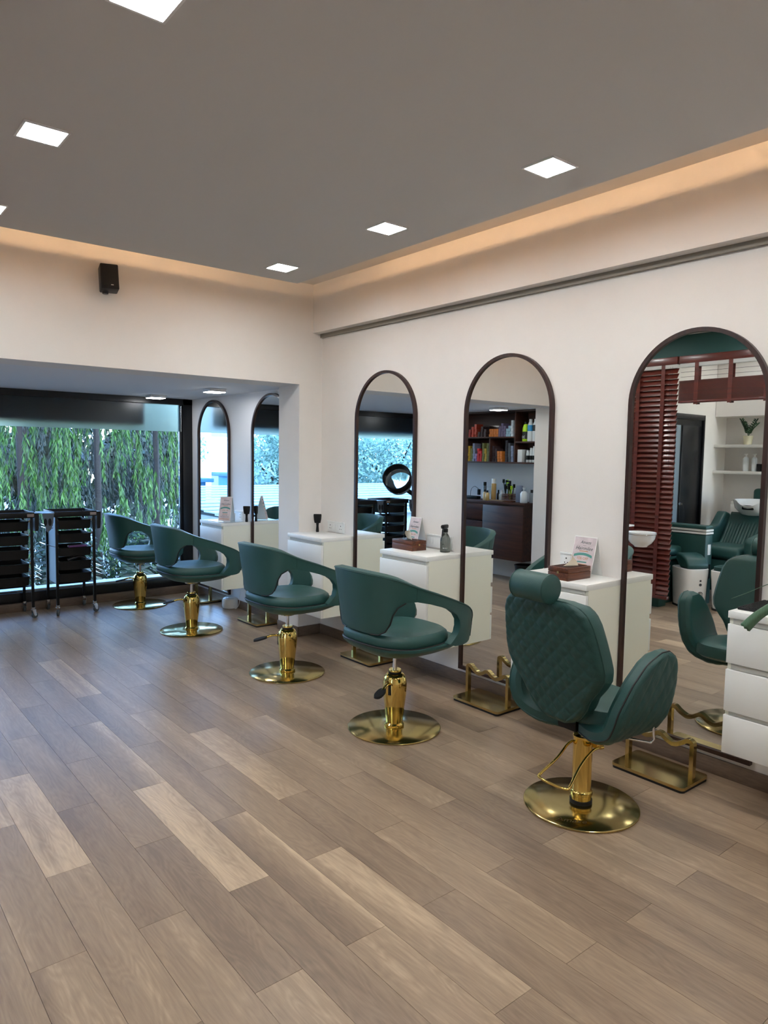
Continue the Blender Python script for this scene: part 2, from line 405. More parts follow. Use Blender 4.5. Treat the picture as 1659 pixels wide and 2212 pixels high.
panel((-2.86, 1.75, ZH), 'surface mounted square light on the bay ceiling above the trolleys', True, BAYL)
panel((-4.95, -1.25, H), 'recessed ceiling light above the shampoo chair in the wash room')
panel((-4.2, -2.3, H), 'recessed ceiling light in the wash room near the blinds')
# warm strips lying on the dropped ceiling behind its lip
WARM = mat('warm_led', (1, .8, .55), emit=COVE_E, ecol=(1.0, .62, .33))
tag(MB().b2(-.802, -.796, -6.3, -.80, H+.056, H+.068).build('led_strip', WARM), 'warm light strip hidden in the cove along the mirror wall', 'light strip', 'cove light strips')
tag(MB().b2(-5.0, -.80, -.772, -.766, H+.056, H+.068).build('led_strip', WARM), 'warm light strip hidden in the cove along the bay header wall', 'light strip', 'cove light strips')
b = MB(); b.b2(-.815, -.785, -6.3, -.755, H+.0452, H+.0558); b.b2(-5.0, -.815, -.785, -.755, H+.0452, H+.0558)
struct('trim_3', b, CEIL, 'mounting rail of the cove light strips')

# ================================================================ MIRRORS
def mirror(x, yc, z0, z1, label, wd=.70):
    """arched mirror on a wall facing -X, centre yc"""
    t = thing('arched_mirror', label, 'mirror', (x, yc, z0), 0, 'arched mirrors with dark wooden frames')
    r = wd/2; hs = z1-z0-r
    def arch(rr, zb):
        pts = [(-rr, zb), (rr, zb)]
        for k in range(41):
            a = PI*k/40; pts.append((rr*math.cos(a), hs+rr*math.sin(a)))
        return pts
    bm = MB(); o = arch(r, 0); i = arch(r-.02, .02)
    F = lambda p, d: (d, p[0], p[1])
    # closed frame profile swept round the outline (front, inside, back, outside)
    loops = [[F(p, -.001) for p in o], [F(p, -.028) for p in o], [F(p, -.028) for p in i], [F(p, -.010) for p in i]]
    bm.rings(loops+[loops[0]], False, False); bm.build('frame', DARKW, t, smooth=30, weld=True)
    g = MB(); g.prism(arch(r-.019, .019), lambda u, v, w_: (w_, u, v), -.016, -.010); g.build('mirror_glass', MIRROR, t, smooth=0)
    return t
mirror(0, -.842, .105, 2.122, 'arched wall mirror behind the third green tub chair, reflecting the bay window')
mirror(0, -2.018, .105, 2.126, 'arched wall mirror reflecting the dark shelf of colour boxes')
mirror(0, -3.200, .105, 2.130, 'arched wall mirror reflecting red wooden blinds, beside the barber chair')
mirror(-.10, 1.780, .105, 2.034, 'arched bay mirror next to the black window frame', .70)
mirror(-.10, .625, .105, 2.036, 'arched bay mirror partly hidden by the white pier', .70)

# ================================================================ FLOATING DRAWER CABINETS
def cabinet(x, y0, y1, label):
    t = thing('drawer_cabinet', label, 'cabinet', (x, (y0+y1)/2, 0), 0, 'white floating drawer cabinets')
    h = abs(y1-y0)/2; D = .325
    MB().b2(-D, -.001, -h, h, .838, .868, .0015).build('worktop', LAM, t)
    MB().b2(-D+.02, -.001, -h, h, .252, .838).build('body', LAMS, t)
    for z0, z1 in ((.645, .812), (.437, .616), (.252, .418)):
        d = MB().b2(-D, -D+.0195, -h+.001, h-.001, z0, z1, .0015).build('drawer', LAM, t)
    for z0, z1 in ((.812, .838), (.616, .645), (.418, .437)):
        MB().b2(-D+.012, -D+.0199, -h+.018, h-.018, z0+.002, z1-.002).build('finger_groove', mat('groove_shade', (.55, .545, .50), rough=.6), t)  # darker strip colour stands in for the shade inside each recess
    return t
cabinet(0, -.001, -.488, 'white floating drawer cabinet beside the pier, neck brush on top')
cabinet(0, -1.194, -1.665, 'white floating drawer cabinet carrying the spray bottle and a tissue box')
cabinet(0, -2.371, -2.847, 'white floating drawer cabinet behind the round headrest of the barber chair')
cabinet(0, -3.553, -4.10, 'white floating drawer cabinet with a black mat at the right edge')
cabinet(-.10, .978, 1.428, 'white floating drawer cabinet in the bay between two mirrors')

# ================================================================ SALON CHAIRS
def barrel_base(t, pedal_dir):
    MB().lathe([(0, 0), (.252, 0), (.258, .003), (.258, .007), (.253, .011), (.06, .013), (0, .013)], 64).build('base_disc', GOLDB, t)
    MB().lathe([(0, .012), (.052, .012), (.055, .018), (.055, .026), (.047, .034), (.048, .05), (.056, .12), (.064, .19), (.067, .235), (.066, .262), (.060, .287), (.050, .303), (.042, .309), (0, .309)], 40).build('column', GOLD, t)
    MB().lathe([(0, .308), (.036, .308), (.036, .318), (0, .318)], 28).build('column_gasket', RUBBER, t)
    MB().lathe([(0, .318), (.034, .318), (.035, .328), (.033, .331), (0, .331)], 28).build('column_cap', GOLD, t)
    MB().cyl((0, 0, .33), (0, 0, .46), .0125, 20).build('piston', CHROME, t)
    ca, sa = math.cos(pedal_dir), math.sin(pedal_dir)
    pth = [(.058, .262), (.09, .268), (.12, .264), (.155, .252)]
    arm = MB().tube([(v.x*ca, v.x*sa, v.y) for v in catmull([(a, b_, 0) for a, b_ in pth], 5)], .0085, 10).build('pedal_arm', GOLD, t)
    pad = [(u, v) for u, v in superell(.046, .024, 2.6, 28)]
    b = MB(); b.prism(pad, lambda u, v, w_: ((.185+u)*ca-v*sa, (.185+u)*sa+v*ca, .246-.22*u+w_), -.006, .006); b.build('pedal_pad', RUBBER, arm)
    b = MB(); b.box((0, 0, 0), (.006, .018, .07), .002); o = b.build('pedal_slot', RUBBER, t)
    o.location = (.0645*ca, .0645*sa, .235); o.rotation_euler = (0, .0, pedal_dir)

KP = [(-.308, 0), (-.300, .105), (-.268, .205), (-.203, .275), (-.105, .308), (.02, .318), (.155, .318), (.285, .300), (.372, .255), (.40, .18)]
def kpos(k, z, sgn):
    i = min(int(k), len(KP)-2); t = k-i
    g = lambda j: Vector((*KP[max(0, min(j, len(KP)-1))], 0)) if j >= 0 else Vector((KP[-j][0], -KP[-j][1], 0))
    p0, p1, p2, p3 = g(i-1), g(i), g(i+1), g(i+2)
    p = .5*((2*p1)+(p2-p0)*t+(2*p0-5*p1+4*p2-p3)*t*t+(3*p1-p0-3*p2+p3)*t**3)
    f0 = .81+.09*max(0, min(1, (k-3)/3.5)); f = f0+(1-f0)*max(0, min(1.1, (z-.45)/.45))
    return (p.x*f, sgn*p.y*f, z)
ROWS = [(0, .91, 0, .585), (.6, .91, .6, .585), (1.1, .908, 1.1, .586), (1.6, .905, 1.65, .59), (2.1, .90, 2.1, .61), (2.5, .893, 2.4, .65), (2.85, .885, 2.58, .70), (3.2, .873, 2.85, .74), (3.6, .857, 3.3, .765), (4.1, .835, 3.95, .764),
        (4.7, .810, 4.65, .745), (5.3, .784, 5.3, .72), (5.8, .760, 5.85, .692), (6.2, .740, 6.2, .664), (6.55, .722, 6.42, .63), (6.9, .704, 6.48, .595), (7.2, .688, 6.42, .56), (7.5, .668, 6.2, .528), (7.8, .64, 6.0, .505), (8.05, .61, 6.3, .492), (8.2, .575, 6.8, .488), (8.2, .545, 7.3, .490), (8.0, .52, 7.7, .497)]
def tub_chair(name, label, loc, rz, pedal):
    t = thing(name, label, 'chair', loc, rz, 'green tub salon chairs on gold columns')
    R = []
    for a, b_ in zip(ROWS, ROWS[1:]):
        for k in range(2): R.append(tuple(a[i]+(b_[i]-a[i])*k/2 for i in range(4)))
    R.append(ROWS[-1])
    full = [(-1, r) for r in reversed(R[1:])]+[(1, r) for r in R]
    b = MB(); NV = 7; V = []
    for sg, (kt, zt, kb, zb) in full:
        V.append([b.bm.verts.new(kpos(kb+(kt-kb)*j/(NV-1), zb+(zt-zb)*j/(NV-1), sg)) for j in range(NV)])
    for i in range(len(V)-1):
        for j in range(NV-1): b.bm.faces.new((V[i][j], V[i][j+1], V[i+1][j+1], V[i+1][j]))
    sh = b.build('backrest_shell', LEATHER, t, smooth=0, recalc=False)
    # outward normals, thickness grows inwards
    me = sh.data; c0 = me.polygons[len(me.polygons)//2]
    if c0.normal.x > 0: me.flip_normals()
    m = sh.modifiers.new('thick', 'SOLIDIFY'); m.thickness = .042; m.offset = -1
    m = sh.modifiers.new('bev', 'BEVEL'); m.width = .012; m.segments = 3; m.limit_method = 'ANGLE'; m.angle_limit = math.radians(50)
    me.shade_smooth()
    # top seam roll and stitching line of the shell
    pth = [kpos(kt, zt-.006, sg) for sg, (kt, zt, kb, zb) in full if kt < 8.1]
    MB().tube([(p[0]*1.004, p[1]*1.004, p[2]) for p in pth], .0028, 6).build('rim_seam', LEATHERQ, sh)
    for sg in (-1, 1):
        MB().tube([tuple(Vector(kpos(3.9, .775+.065*j/4, sg))+Vector((0, sg*.001, 0))) for j in range(5)], .0016, 5).build('stitch_seam', LEATHERQ, sh)
    for sg in (-1, 1):
        MB().tube([Vector(kpos(kb, zb-.002, sg))*1.0+Vector((0, sg*.003, 0)) for kt, zt, kb, zb in ROWS[2:9]], .004, 6).build('edge_piping', PIPING, sh)
    # seat cushion, dished, over a shallow pan
    def ring(sc, z, dz=.022, a=.262, b_=.248, c=.0):
        return [(x, y, z+dz*max(0, (-x/.262))**2) for x, y in superell(a*sc, b_*sc, 2.9, 56, c, 0)]
    MB().rings([ring(.97, .500), ring(1.0, .512), ring(1.01, .532), ring(.985, .552), ring(.92, .565), ring(.78, .562), ring(.5, .548), ring(.2, .543)]).build('seat_cushion', LEATHER, t)
    MB().tube([(x, y, z-.004) for x, y, z in ring(1.005, .505)], .0065, 8, closed=True).build('piping', PIPING, t)
    P_ = dict(a=.308, b_=.272, c=.042)
    MB().rings([ring(.30, .425, .0, **P_), ring(.5, .430, .004, **P_), ring(.72, .445, .008, **P_), ring(.90, .468, .014, **P_), ring(.985, .487, .02, **P_), ring(.99, .500, .02, **P_), ring(.90, .503, .02, **P_)]).build('seat_pan', LEATHER, t)
    MB().lathe([(0, .405), (.05, .405), (.07, .43), (0, .43)], 24).build('seat_mount', CHROME, t)
    barrel_base(t, pedal)
    return t
tub_chair('salon_chair', 'green tub chair in the bay standing closest to the window', (-.815, 1.95, 0), 0, math.radians(150))
tub_chair('salon_chair', 'green tub chair in the bay, second from the window, before the mirror by the pier', (-.838, .70, 0), 0, math.radians(152))
tub_chair('salon_chair', 'green tub chair in the middle, third from the window, pedal pointing left', (-.805, -.79, 0), 0, math.radians(158))
tub_chair('salon_chair', 'green tub chair nearest the quilted barber chair, pedal towards the viewer', (-.855, -2.0, 0), 0, math.radians(205))

# barber chair -----------------------------------------------------------
def quilt(u, v, p=.062):
    a = abs(math.sin(PI*(u+v)/p)); b_ = abs(math.sin(PI*(u-v)/p)); return min(a, b_)**.55
bc = thing('barber_chair', 'green quilted barber chair with round headrest on a gold column', 'chair', (-.775, -3.17, 0), math.radians(-4))
MB().lathe([(0, 0), (.238, 0), (.245, .003), (.245, .008), (.24, .012), (.07, .015), (0, .015)], 72).build('base_disc', GOLDB, bc)
MB().lathe([(0, .014), (.048, .014), (.048, .03), (.04, .034), (0, .034)], 32).build('column_gasket', RUBBER, bc)
MB().lathe([(0, .032), (.044, .032), (.044, .05), (.048, .054), (.048, .066), (.043, .07), (.041, .075), (.041, .30), (.043, .303), (.043, .312), (.039, .316), (0, .316)], 40).build('column', GOLD, bc)
MB().cyl((0, 0, .31), (0, 0, .40), .0145, 20).build('piston', CHROME, bc)
# pump loop
lp = [(.045, -.055, .262), (-.02, -.058, .262), (-.10, -.058, .215), (-.185, -.075, .165), (-.203, -.068, .155), (-.208, .0, .152), (-.203, .068, .155), (-.185, .075, .165), (-.10, .058, .215), (-.02, .058, .262), (.045, .055, .262)]
lpv = catmull(lp, 4)
ang = math.radians(4)
rotz = Matrix.Rotation(ang, 3, 'Z')
po = MB().tube([rotz @ v for v in lpv], .006, 10).build('pump_loop', GOLD, bc)
MB().box((.045, 0, .272), (.03, .125, .03), .004).build('pump_bracket', GOLD, bc, rot=(0, 0, ang))
MB().tube([rotz @ Vector((.045, -.055, .262)), rotz @ Vector((.06, -.06, .262))], .009, 10).build('pump_bolt', GOLD, po)
MB().box((.0, .01, .380), (.20, .10, .05), .006).build('tilt_mechanism', BLACKM, bc)
# seat
def bring(sc, z, dz=0):
    return [(x+.065, y, z+dz*max(0, -x/.24)**2) for x, y in superell(.185*sc, .215*sc, 3.2, 48)]
MB().rings([bring(.9, .405), bring(1, .42), bring(1, .455), bring(.96, .478), bring(.85, .487), bring(.4, .480), bring(.15, .480)]).build('seat_cushion', LEATHER, bc)
# back: grid over (y, z) outline, padded, quilted at the rear
BW = [(.412, .035), (.43, .085), (.46, .125), (.50, .155), (.55, .180), (.60, .222), (.64, .248), (.68, .256), (.74, .250), (.80, .241), (.86, .229), (.90, .212), (.922, .190), (.935, .160), (.942, .12)]
def bwid(z):
    for (z0, w0), (z1, w1) in zip(BW, BW[1:]):
        if z <= z1: return w0+(w1-w0)*max(0, (z-z0)/(z1-z0))
    return BW[-1][1]
def back_x(z, y): return -.135-.24*(z-.42)+.35*y*y
def back_pt(u, v, side):
    z = .412+.53*v; wd = bwid(z); y = (2*u-1)*wd
    e = min(1, (1-abs(2*u-1))*wd/.03); ez = min(1, min(v*.53, (1-v)*.53)/.03); e = min(e, ez); pad = math.sqrt(max(0, 1-(1-e)**2))
    x = back_x(z, y)
    if side < 0: x += -.030-.022*pad-(.006*quilt(y, z)*min(1, e*1.5))
    else: x += .022+.030*pad
    return (x, y, z)
b = MB(); NU, NV = 84, 92
A = b.grid(NU, NV, lambda u, v: back_pt(u, v, -1)); B = b.grid(30, 34, lambda u, v: back_pt(u, v, 1))
bo = b.build('backrest_padding', LEATHERQ, bc, recalc=False)
me = bo.data
# side wall joining the two faces
def edge_loop(side, n=60):
    L = [back_pt(i/n, 0, side) for i in range(n)]+[back_pt(1, i/n, side) for i in range(n)]+[back_pt(1-i/n, 1, side) for i in range(n)]+[back_pt(0, 1-i/n, side) for i in range(n)]
    return L
f_, r_ = edge_loop(1), edge_loop(-1)
MB().rings([f_, [tuple(Vector(a)*.5+Vector(b_)*.5+Vector((0, (.006 if a[1] > 0 else -.006), 0))) for a, b_ in zip(f_, r_)], r_], False, False).build('backrest_gusset', LEATHER, bc)
MB().tube(r_[::2], .0035, 6, closed=True).build('back_piping', LEATHERQ, bc)
# headrest
MB().lathe([(0, -.09), (.05, -.09), (.056, -.086), (.058, -.078), (.058, .078), (.056, .086), (.05, .09), (0, .09)], 40, (-.322, .008, .990), ax='y').build('headrest', LEATHER, bc)
for yy in (-.075, .091):
    MB().tube([(-.322+.0575*math.cos(a), yy, .990+.0575*math.sin(a)) for a in [2*PI*i/36 for i in range(36)]], .0022, 6, closed=True).build('headrest_seam', LEATHERQ, bc)
MB().box((-.275, 0, .938), (.03, .12, .012), .003).build('headrest_bracket', CHROME, bc)
for yy in (-.045, .045):
    MB().tube([(-.280, yy, .950), (-.27, yy, .91)], .006, 10).build('headrest_post', CHROME, bc)
MB().lathe([(0, 0), (.011, 0), (.012, .006), (0, .010)], 16, (-.292, -.06, .932)).build('headrest_knob', CHROME, bc)
# arm petals
VY = [(0, -.05, .375), (.2, -.14, .380), (.4, -.222, .408), (.55, -.258, .455), (.7, -.278, .53), (.85, -.292, .63), (1, -.302, .738)]
VX = [(0, -.01, .085), (.2, -.0, .135), (.4, .0, .155), (.55, .003, .168), (.7, .016, .172), (.85, .045, .142), (.94, .075, .095), (1, .092, .025)]
def lerp_t(T, v):
    for a, b_ in zip(T, T[1:]):
        if v <= b_[0]:
            i_ = T.index(a); p0 = T[max(0, i_-1)]; p3 = T[min(len(T)-1, i_+2)]; t = (v-a[0])/(b_[0]-a[0])
            return [.5*(2*q1+(q2-q0)*t+(2*q0-5*q1+4*q2-q3)*t*t+(3*q1-q0-3*q2+q3)*t**3) for q0, q1, q2, q3 in zip(p0[1:], a[1:], b_[1:], p3[1:])]
    return list(T[-1][1:])
def petal_pt(u, v, side, sg):
    y, z = lerp_t(VY, v); c, hw = lerp_t(VX, v)
    y2, z2 = lerp_t(VY, min(1, v+.02)); y1, z1 = lerp_t(VY, max(0, v-.02))
    tv = Vector((0, y2-y1, z2-z1)).normalized(); nrm = Vector((0, -tv.z, tv.y))      # points away from the seat
    if nrm.y > 0 and v > .5: nrm = -nrm
    x = c+(2*u-1)*hw
    e = min(1, (1-abs(2*u-1))*hw/.03); e = min(e, (1-v)/.05) if v > .95 else e; pad = math.sqrt(max(0, 1-(1-e)**2))
    if side < 0: off = .012+.016*pad+.005*quilt(x, v*.42)*min(1, e*1.5)
    else: off = -.022-.022*pad
    p = Vector((x, y, z))+nrm*off
    return (p.x, p.y*sg*-1 if sg > 0 else p.y, p.z)
for sg in (-1, 1):
    arm = bpy.data.objects.new('armrest', None); arm.empty_display_size = .03; link(arm, bc)
    b = MB(); b.grid(56, 64, lambda u, v: petal_pt(u, v, -1, sg)); b.build('quilted_cover', LEATHERQ, arm)
    b = MB(); b.grid(24, 30, lambda u, v: petal_pt(u, v, 1, sg)); b.build('inner_cover', LEATHER, arm)
    n = 40
    def loop(side): return [petal_pt(0, i/n, side, sg) for i in range(n)]+[petal_pt(i/10, 1, side, sg) for i in range(10)]+[petal_pt(1, 1-i/n, side, sg) for i in range(n+1)]
    a_, c_ = loop(1), loop(-1)
    MB().rings([a_, c_], False, False, closed=False).build('edge_band', LEATHER, arm)
    MB().tube(c_, .0035, 6).build('piping', PIPING if sg < 0 else LEATHERQ, arm)
# recline bar
MB().tube([(-.02, -.08, .372), (.05, -.20, .352), (.10, -.262, .345), (.112, -.268, .36), (.108, -.262, .418)], .0055, 10).build('recline_bar', CHROME, bc)
MB().lathe([(0, -.014), (.009, -.011), (.013, -.004), (.0135, .003), (.010, .010), (0, .0135)], 18, (.108, -.262, .428)).build('recline_knob', CHROME, bc)
ENG = mat('engraving', '#4a3a12', rough=.5, metal=.4)
text('engraved_script', 'Amaze', .045, ENG, bc, Matrix.Translation((-.165, -.085, .0141)) @ Matrix.Rotation(math.radians(-47), 4, 'Z'), extrude=.0003, shear=.3)

# ================================================================ FOOTRESTS
def footrest(loc, label):
    t = thing('footrest', label, 'footrest', loc, 0, 'gold footrests under the mirrors')
    MB().prism(rrect(-.117, .117, -.183, .183, .02), XY, 0, .012).build('rubber_base', RUBBER, t)
    MB().prism(rrect(-.119, .119, -.185, .185, .02), XY, .012, .026).build('base_plate', GOLDB, t)
    prof = [(.163, .026), (.163, .10), (.163, .19), (.155, .206), (.135, .206), (.11, .188), (.07, .172), (.035, .184), (.01, .200), (-.01, .200), (-.035, .184), (-.07, .172), (-.11, .188), (-.135, .206), (-.155, .206), (-.163, .19), (-.163, .10), (-.163, .026)]
    fine = [(v.x, v.y) for v in catmull([(a, b_, 0) for a, b_ in prof], 4)]
    n = len(fine); L, R_ = [], []
    for i in range(n):
        a = Vector(fine[max(0, i-1)]); b_ = Vector(fine[min(n-1, i+1)]); d = (b_-a).normalized(); nn = Vector((-d.y, d.x))*.010
        L.append(Vector(fine[i])+nn); R_.append(Vector(fine[i])-nn)
    b = MB(); b.rings([[(-.014, l.x, l.y), (.014, l.x, l.y), (.014, r.x, r.y), (-.014, r.x, r.y)] for l, r in zip(L, R_)])
    b.build('wave_rail', GOLDB, t)
    return t
footrest((-.213, -3.212, 0), 'gold wavy footrest beside the barber chair')
footrest((-.160, -2.055, 0), 'gold wavy footrest left of the barber chair, before the mirror of boxes')
footrest((-.165, -.86, 0), 'gold wavy footrest between the third and fourth tub chairs')
footrest((-.235, .640, 0), 'gold wavy footrest in the bay beside the pier')
footrest((-.222, 1.80, 0), 'gold wavy footrest in the bay behind the white humidifier')

# ================================================================ THINGS ON THE CABINETS
def tissue_box(loc, rz, label, sx=.115, sy=.215):
    t = thing('tissue_box', label, 'tissue box', loc, rz, 'carved wooden tissue boxes'); x, y = sx/2, sy/2
    MB().b2(-x, x, -y, y, 0, .040, .002).build('box_body', BOXW, t)
    l = MB().b2(-x, x, -y, y, .0415, .066, .002).build('lid', BOXW, t)
    b = MB()
    for i in range(9):
        for j in range(15):
            px, py = -x+.016+(sx-.032)*i/8, -y+.016+(sy-.032)*j/14
            if (px/.02)**2+(py/.055)**2 < 1: continue
            b.box((px, py, .0665), (.006, .006, .003), 0, Matrix.Rotation(PI/4, 3, 'Z'))
    c = b.build('carving', BOXW2, l); tag(c, kind='stuff')
    MB().prism(superell(.017, .052, 2, 28), XY, .0662, .0672).build('slot', PIPING, l)
    def tf(u, v):
        a = (u-.5); z = .066+.062*v
        return (.016*math.sin(v*2.2+u*2)+a*.02*(1-v), a*.085*(1-.72*v)+.02*math.sin(v*2.4), z-.012*abs(a)*v)
    b = MB(); b.grid(14, 12, tf); o = b.build('tissue', TISSUE, t, smooth=60)
    m = o.modifiers.new('thick', 'SOLIDIFY'); m.thickness = .0012
    MB().b2(-.006, .006, -y-.002, -y, .034, .046, .001).build('clasp', mat('brass', (.55, .42, .2), rough=.3, metal=1), t)
    return t
tissue_box((-.158, -1.303, .868), 0, 'carved wooden tissue box beside the spray bottle', .126, .21)
tissue_box((-.215, -2.66, .868), -PI/2, 'carved wooden tissue box behind the barber chair headrest', .128, .195)

PAPER1 = mat('card_print_pink', '#cdbfc0', rough=.6, var=.18, vscale=14)
INK = mat('ink_dark', '#3e4a4a', rough=.6); INKO = mat('ink_orange', '#b8773a', rough=.6); INKT = mat('ink_teal', '#4f8f86', rough=.6); INKG = mat('ink_grey', '#8b7f84', rough=.6)
def tent_card(loc, rz, label, wd=.155, h=.235):
    """A-shaped card: printed front looks along local -X, ridge along local Y"""
    t = thing('tent_card', label, 'sign', loc, rz, 'printed tent cards on the cabinets')
    lean = .055; ln = math.hypot(h, lean)
    b = MB(); b.prism([(-lean, 0), (-lean+.002, 0), (.001, h-.004), (lean-.002, 0), (lean, 0), (.0, h)], XZ, -wd/2, wd/2); b.build('folded_card', CARD, t, smooth=0)
    a = math.atan2(lean, h)
    # frame on the front face: x -> local -Y, y -> up along the card, z -> outward
    ey = Vector((math.sin(a), 0, math.cos(a))); ez = Vector((-math.cos(a), 0, math.sin(a))); ex = ey.cross(ez)
    def F(x, y, z=.0008):
        m = Matrix((ex, ey, ez)).transposed().to_4x4(); m.translation = Vector((-lean, 0, 0))+ex*x+ey*y+ez*z; return m
    def slab(nm, x0, x1, y0, y1, m, z=.0006):
        o = MB().b2(x0, x1, y0, y1, 0, .0004).build(nm, m, t, smooth=0); o.matrix_local = F(0, 0, z); return o
    slab('printed_sheet', -wd/2+.003, wd/2-.003, .003, ln-.006, PAPER1, .0002)
    s = wd/.155
    text('lettering', 'Amaze', .026*s, INK, t, F(.004, .205*h/.235), shear=.3)
    text('lettering', 'meets', .009*s, INKG, t, F(.0, .186*h/.235))
    text('lettering', 'Hairmilee', .030*s, INK, t, F(.0, .168*h/.235), shear=.3)
    slab('print_line', -.030*s, .030*s, .149*h/.235, .153*h/.235, INKO)
    # ribbon
    b = MB(); n = 14
    up_ = [(-.062*s+.124*s*i/n, .142*h/.235-.012*((2*i/n-1)**2)) for i in range(n+1)]
    b.prism(up_+[(x, y-.014) for x, y in reversed(up_)], XY, 0, .0005); o = b.build('print_ribbon', INKT, t, smooth=0); o.matrix_local = F(0, 0, .0008)
    text('lettering', '15% OFF', .021*s, INKO, t, F(.0, .107*h/.235))
    slab('print_line', -.032*s, .032*s, .082*h/.235, .089*h/.235, INKT)
    slab('print_line', -.026*s, .036*s, .069*h/.235, .073*h/.235, INKO)
    text('lettering', 'Why Hairmilee?', .011*s, INK, t, F(.0, .057*h/.235), shear=.2)
    for y in (.045, .037): slab('print_line', -.055*s, .055*s, y*h/.235, (y+.003)*h/.235, INKG)
    slab('print_line', -.060*s, .060*s, .020*h/.235, .025*h/.235, INKO)
    return t
tent_card((-.056, -2.648, .868), 0, 'pink printed tent card behind the tissue box near the barber chair', .143, .212)
tent_card((-.058, -1.262, .868), 0, 'printed tent card leaning behind the tissue box, before the spray bottle', .115, .212)
tent_card((-.30, 1.12, .8745), math.radians(38), 'printed tent card standing on a clear sheet in the bay', .12, .225)
tag(MB().b2(-.11, .11, -.15, .15, 0, .004).build('clear_sheet', mat('clear_acrylic', (.55, .62, .65), rough=.15, trans=.3), loc=(-.30, 1.13, .8685), rot=(0, 0, .1)), 'thin clear acrylic sheet under the tent card in the bay', 'sheet')

# spray bottle
sb = thing('spray_bottle', 'smoky translucent spray bottle with black trigger head', 'bottle', (-.06, -1.555, .868), math.radians(200))
MB().lathe([(0, 0), (.030, 0), (.034, .003), (.034, .082), (.032, .092), (.020, .118), (.0145, .126), (.0145, .134), (0, .134)], 32).build('bottle_body', SMOKE, sb)
MB().lathe([(0, .134), (.017, .134), (.017, .153), (.014, .158), (0, .158)], 24).build('collar', BLACKP, sb)
hd = MB().box((.012, 0, .172), (.075, .024, .026), .007).build('spray_head', BLACKP, sb)
MB().tube([(.034, 0, .165), (.042, 0, .145), (.046, 0, .122), (.050, 0, .112)], .0055, 8).build('trigger', BLACKP, hd)
MB().tube([(.05, 0, .175), (.06, 0, .175)], .006, 10).build('nozzle', BLACKP, hd)
for dx in (-.011, 0, .011):
    MB().lathe([(0, 0), (.0034, 0), (.0034, .0006), (0, .0006)], 12, (0, 0, 0), ax='x').build('printed_dot', WHITEP, sb, loc=(.0, .0, 0)).matrix_local = Matrix.Rotation(math.radians(25)+dx/.034, 4, 'Z') @ Matrix.Translation((.0341, 0, .03))
# neck brushes
def neck_brush(loc, rz, label):
    t = thing('neck_brush', label, 'brush', loc, rz, 'black neck brushes')
    MB().lathe([(0, 0), (.012, 0), (.013, .01), (.010, .05), (.012, .07), (.018, .078), (0, .078)], 20).build('handle', BLACKP, t)
    b = MB(); b.rings([[(x, y, z) for x, y in superell(sx_, .014, 2.4, 24)] for z, sx_ in ((.075, .024), (.10, .030), (.135, .033), (.147, .032))]); b.build('bristles', mat('black_bristle', '#050505', rough=.9, bump=.6, bscale=300), t)
    return t
neck_brush((-.085, -.075, .868), math.radians(-40), 'black neck brush standing on the cabinet by the pier')
neck_brush((-.165, .985, .868), math.radians(-40), 'black neck brush standing on the bay cabinet at the mirror edge')

# wall sockets
def socket(loc, label, wd=.235, layout='sws', deep=.012):
    t = thing('socket_plate', label, 'socket', loc, 0, 'white electrical socket plates')
    MB().b2(-deep, 0, -wd/2, wd/2, -.045, .045, .004).build('back_plate', WHITEP, t)
    MB().b2(-deep-.006, -deep+.003, -wd/2+.002, wd/2-.002, .034, .046, .003).build('top_ledge', WHITEP, t)
    n = len(layout)
    for i, ch in enumerate(layout):
        yc = wd/2-.045-(wd-.09)*i/max(1, n-1)
        if ch == 's':
            m = MB().b2(-deep-.003, -deep, yc-.028, yc+.028, -.034, .030, .002).build('socket_face', WHITEP, t)
            for dy, dz, r in ((0, .012, .0045), (-.010, -.012, .0035), (.010, -.012, .0035)):
                MB().lathe([(0, -deep-.0036), (r, -deep-.0036), (r, -deep-.003), (0, -deep-.003)], 12, (0, yc+dy, dz), ax='x').build('pin_hole', BLACKP, m)
        else:
            for dy in (-.013, .013):
                MB().b2(-deep-.005, -deep, yc+dy-.011, yc+dy+.011, -.022, .022, .002).build('switch_rocker', WHITEP, t)
    return t
socket((0, -.23, .918), 'white socket plate with two sockets beside the neck brush')
socket((0, -1.445, .924), 'white socket plate with switches behind the spray bottle', .25, 'ws')
socket((0, -2.57, .926), 'white socket plate behind the pink tent card', .25, 'ss')
socket((-.10, 1.20, .913), 'white deep socket box behind the bay tent card', .22, 'ws', .05)

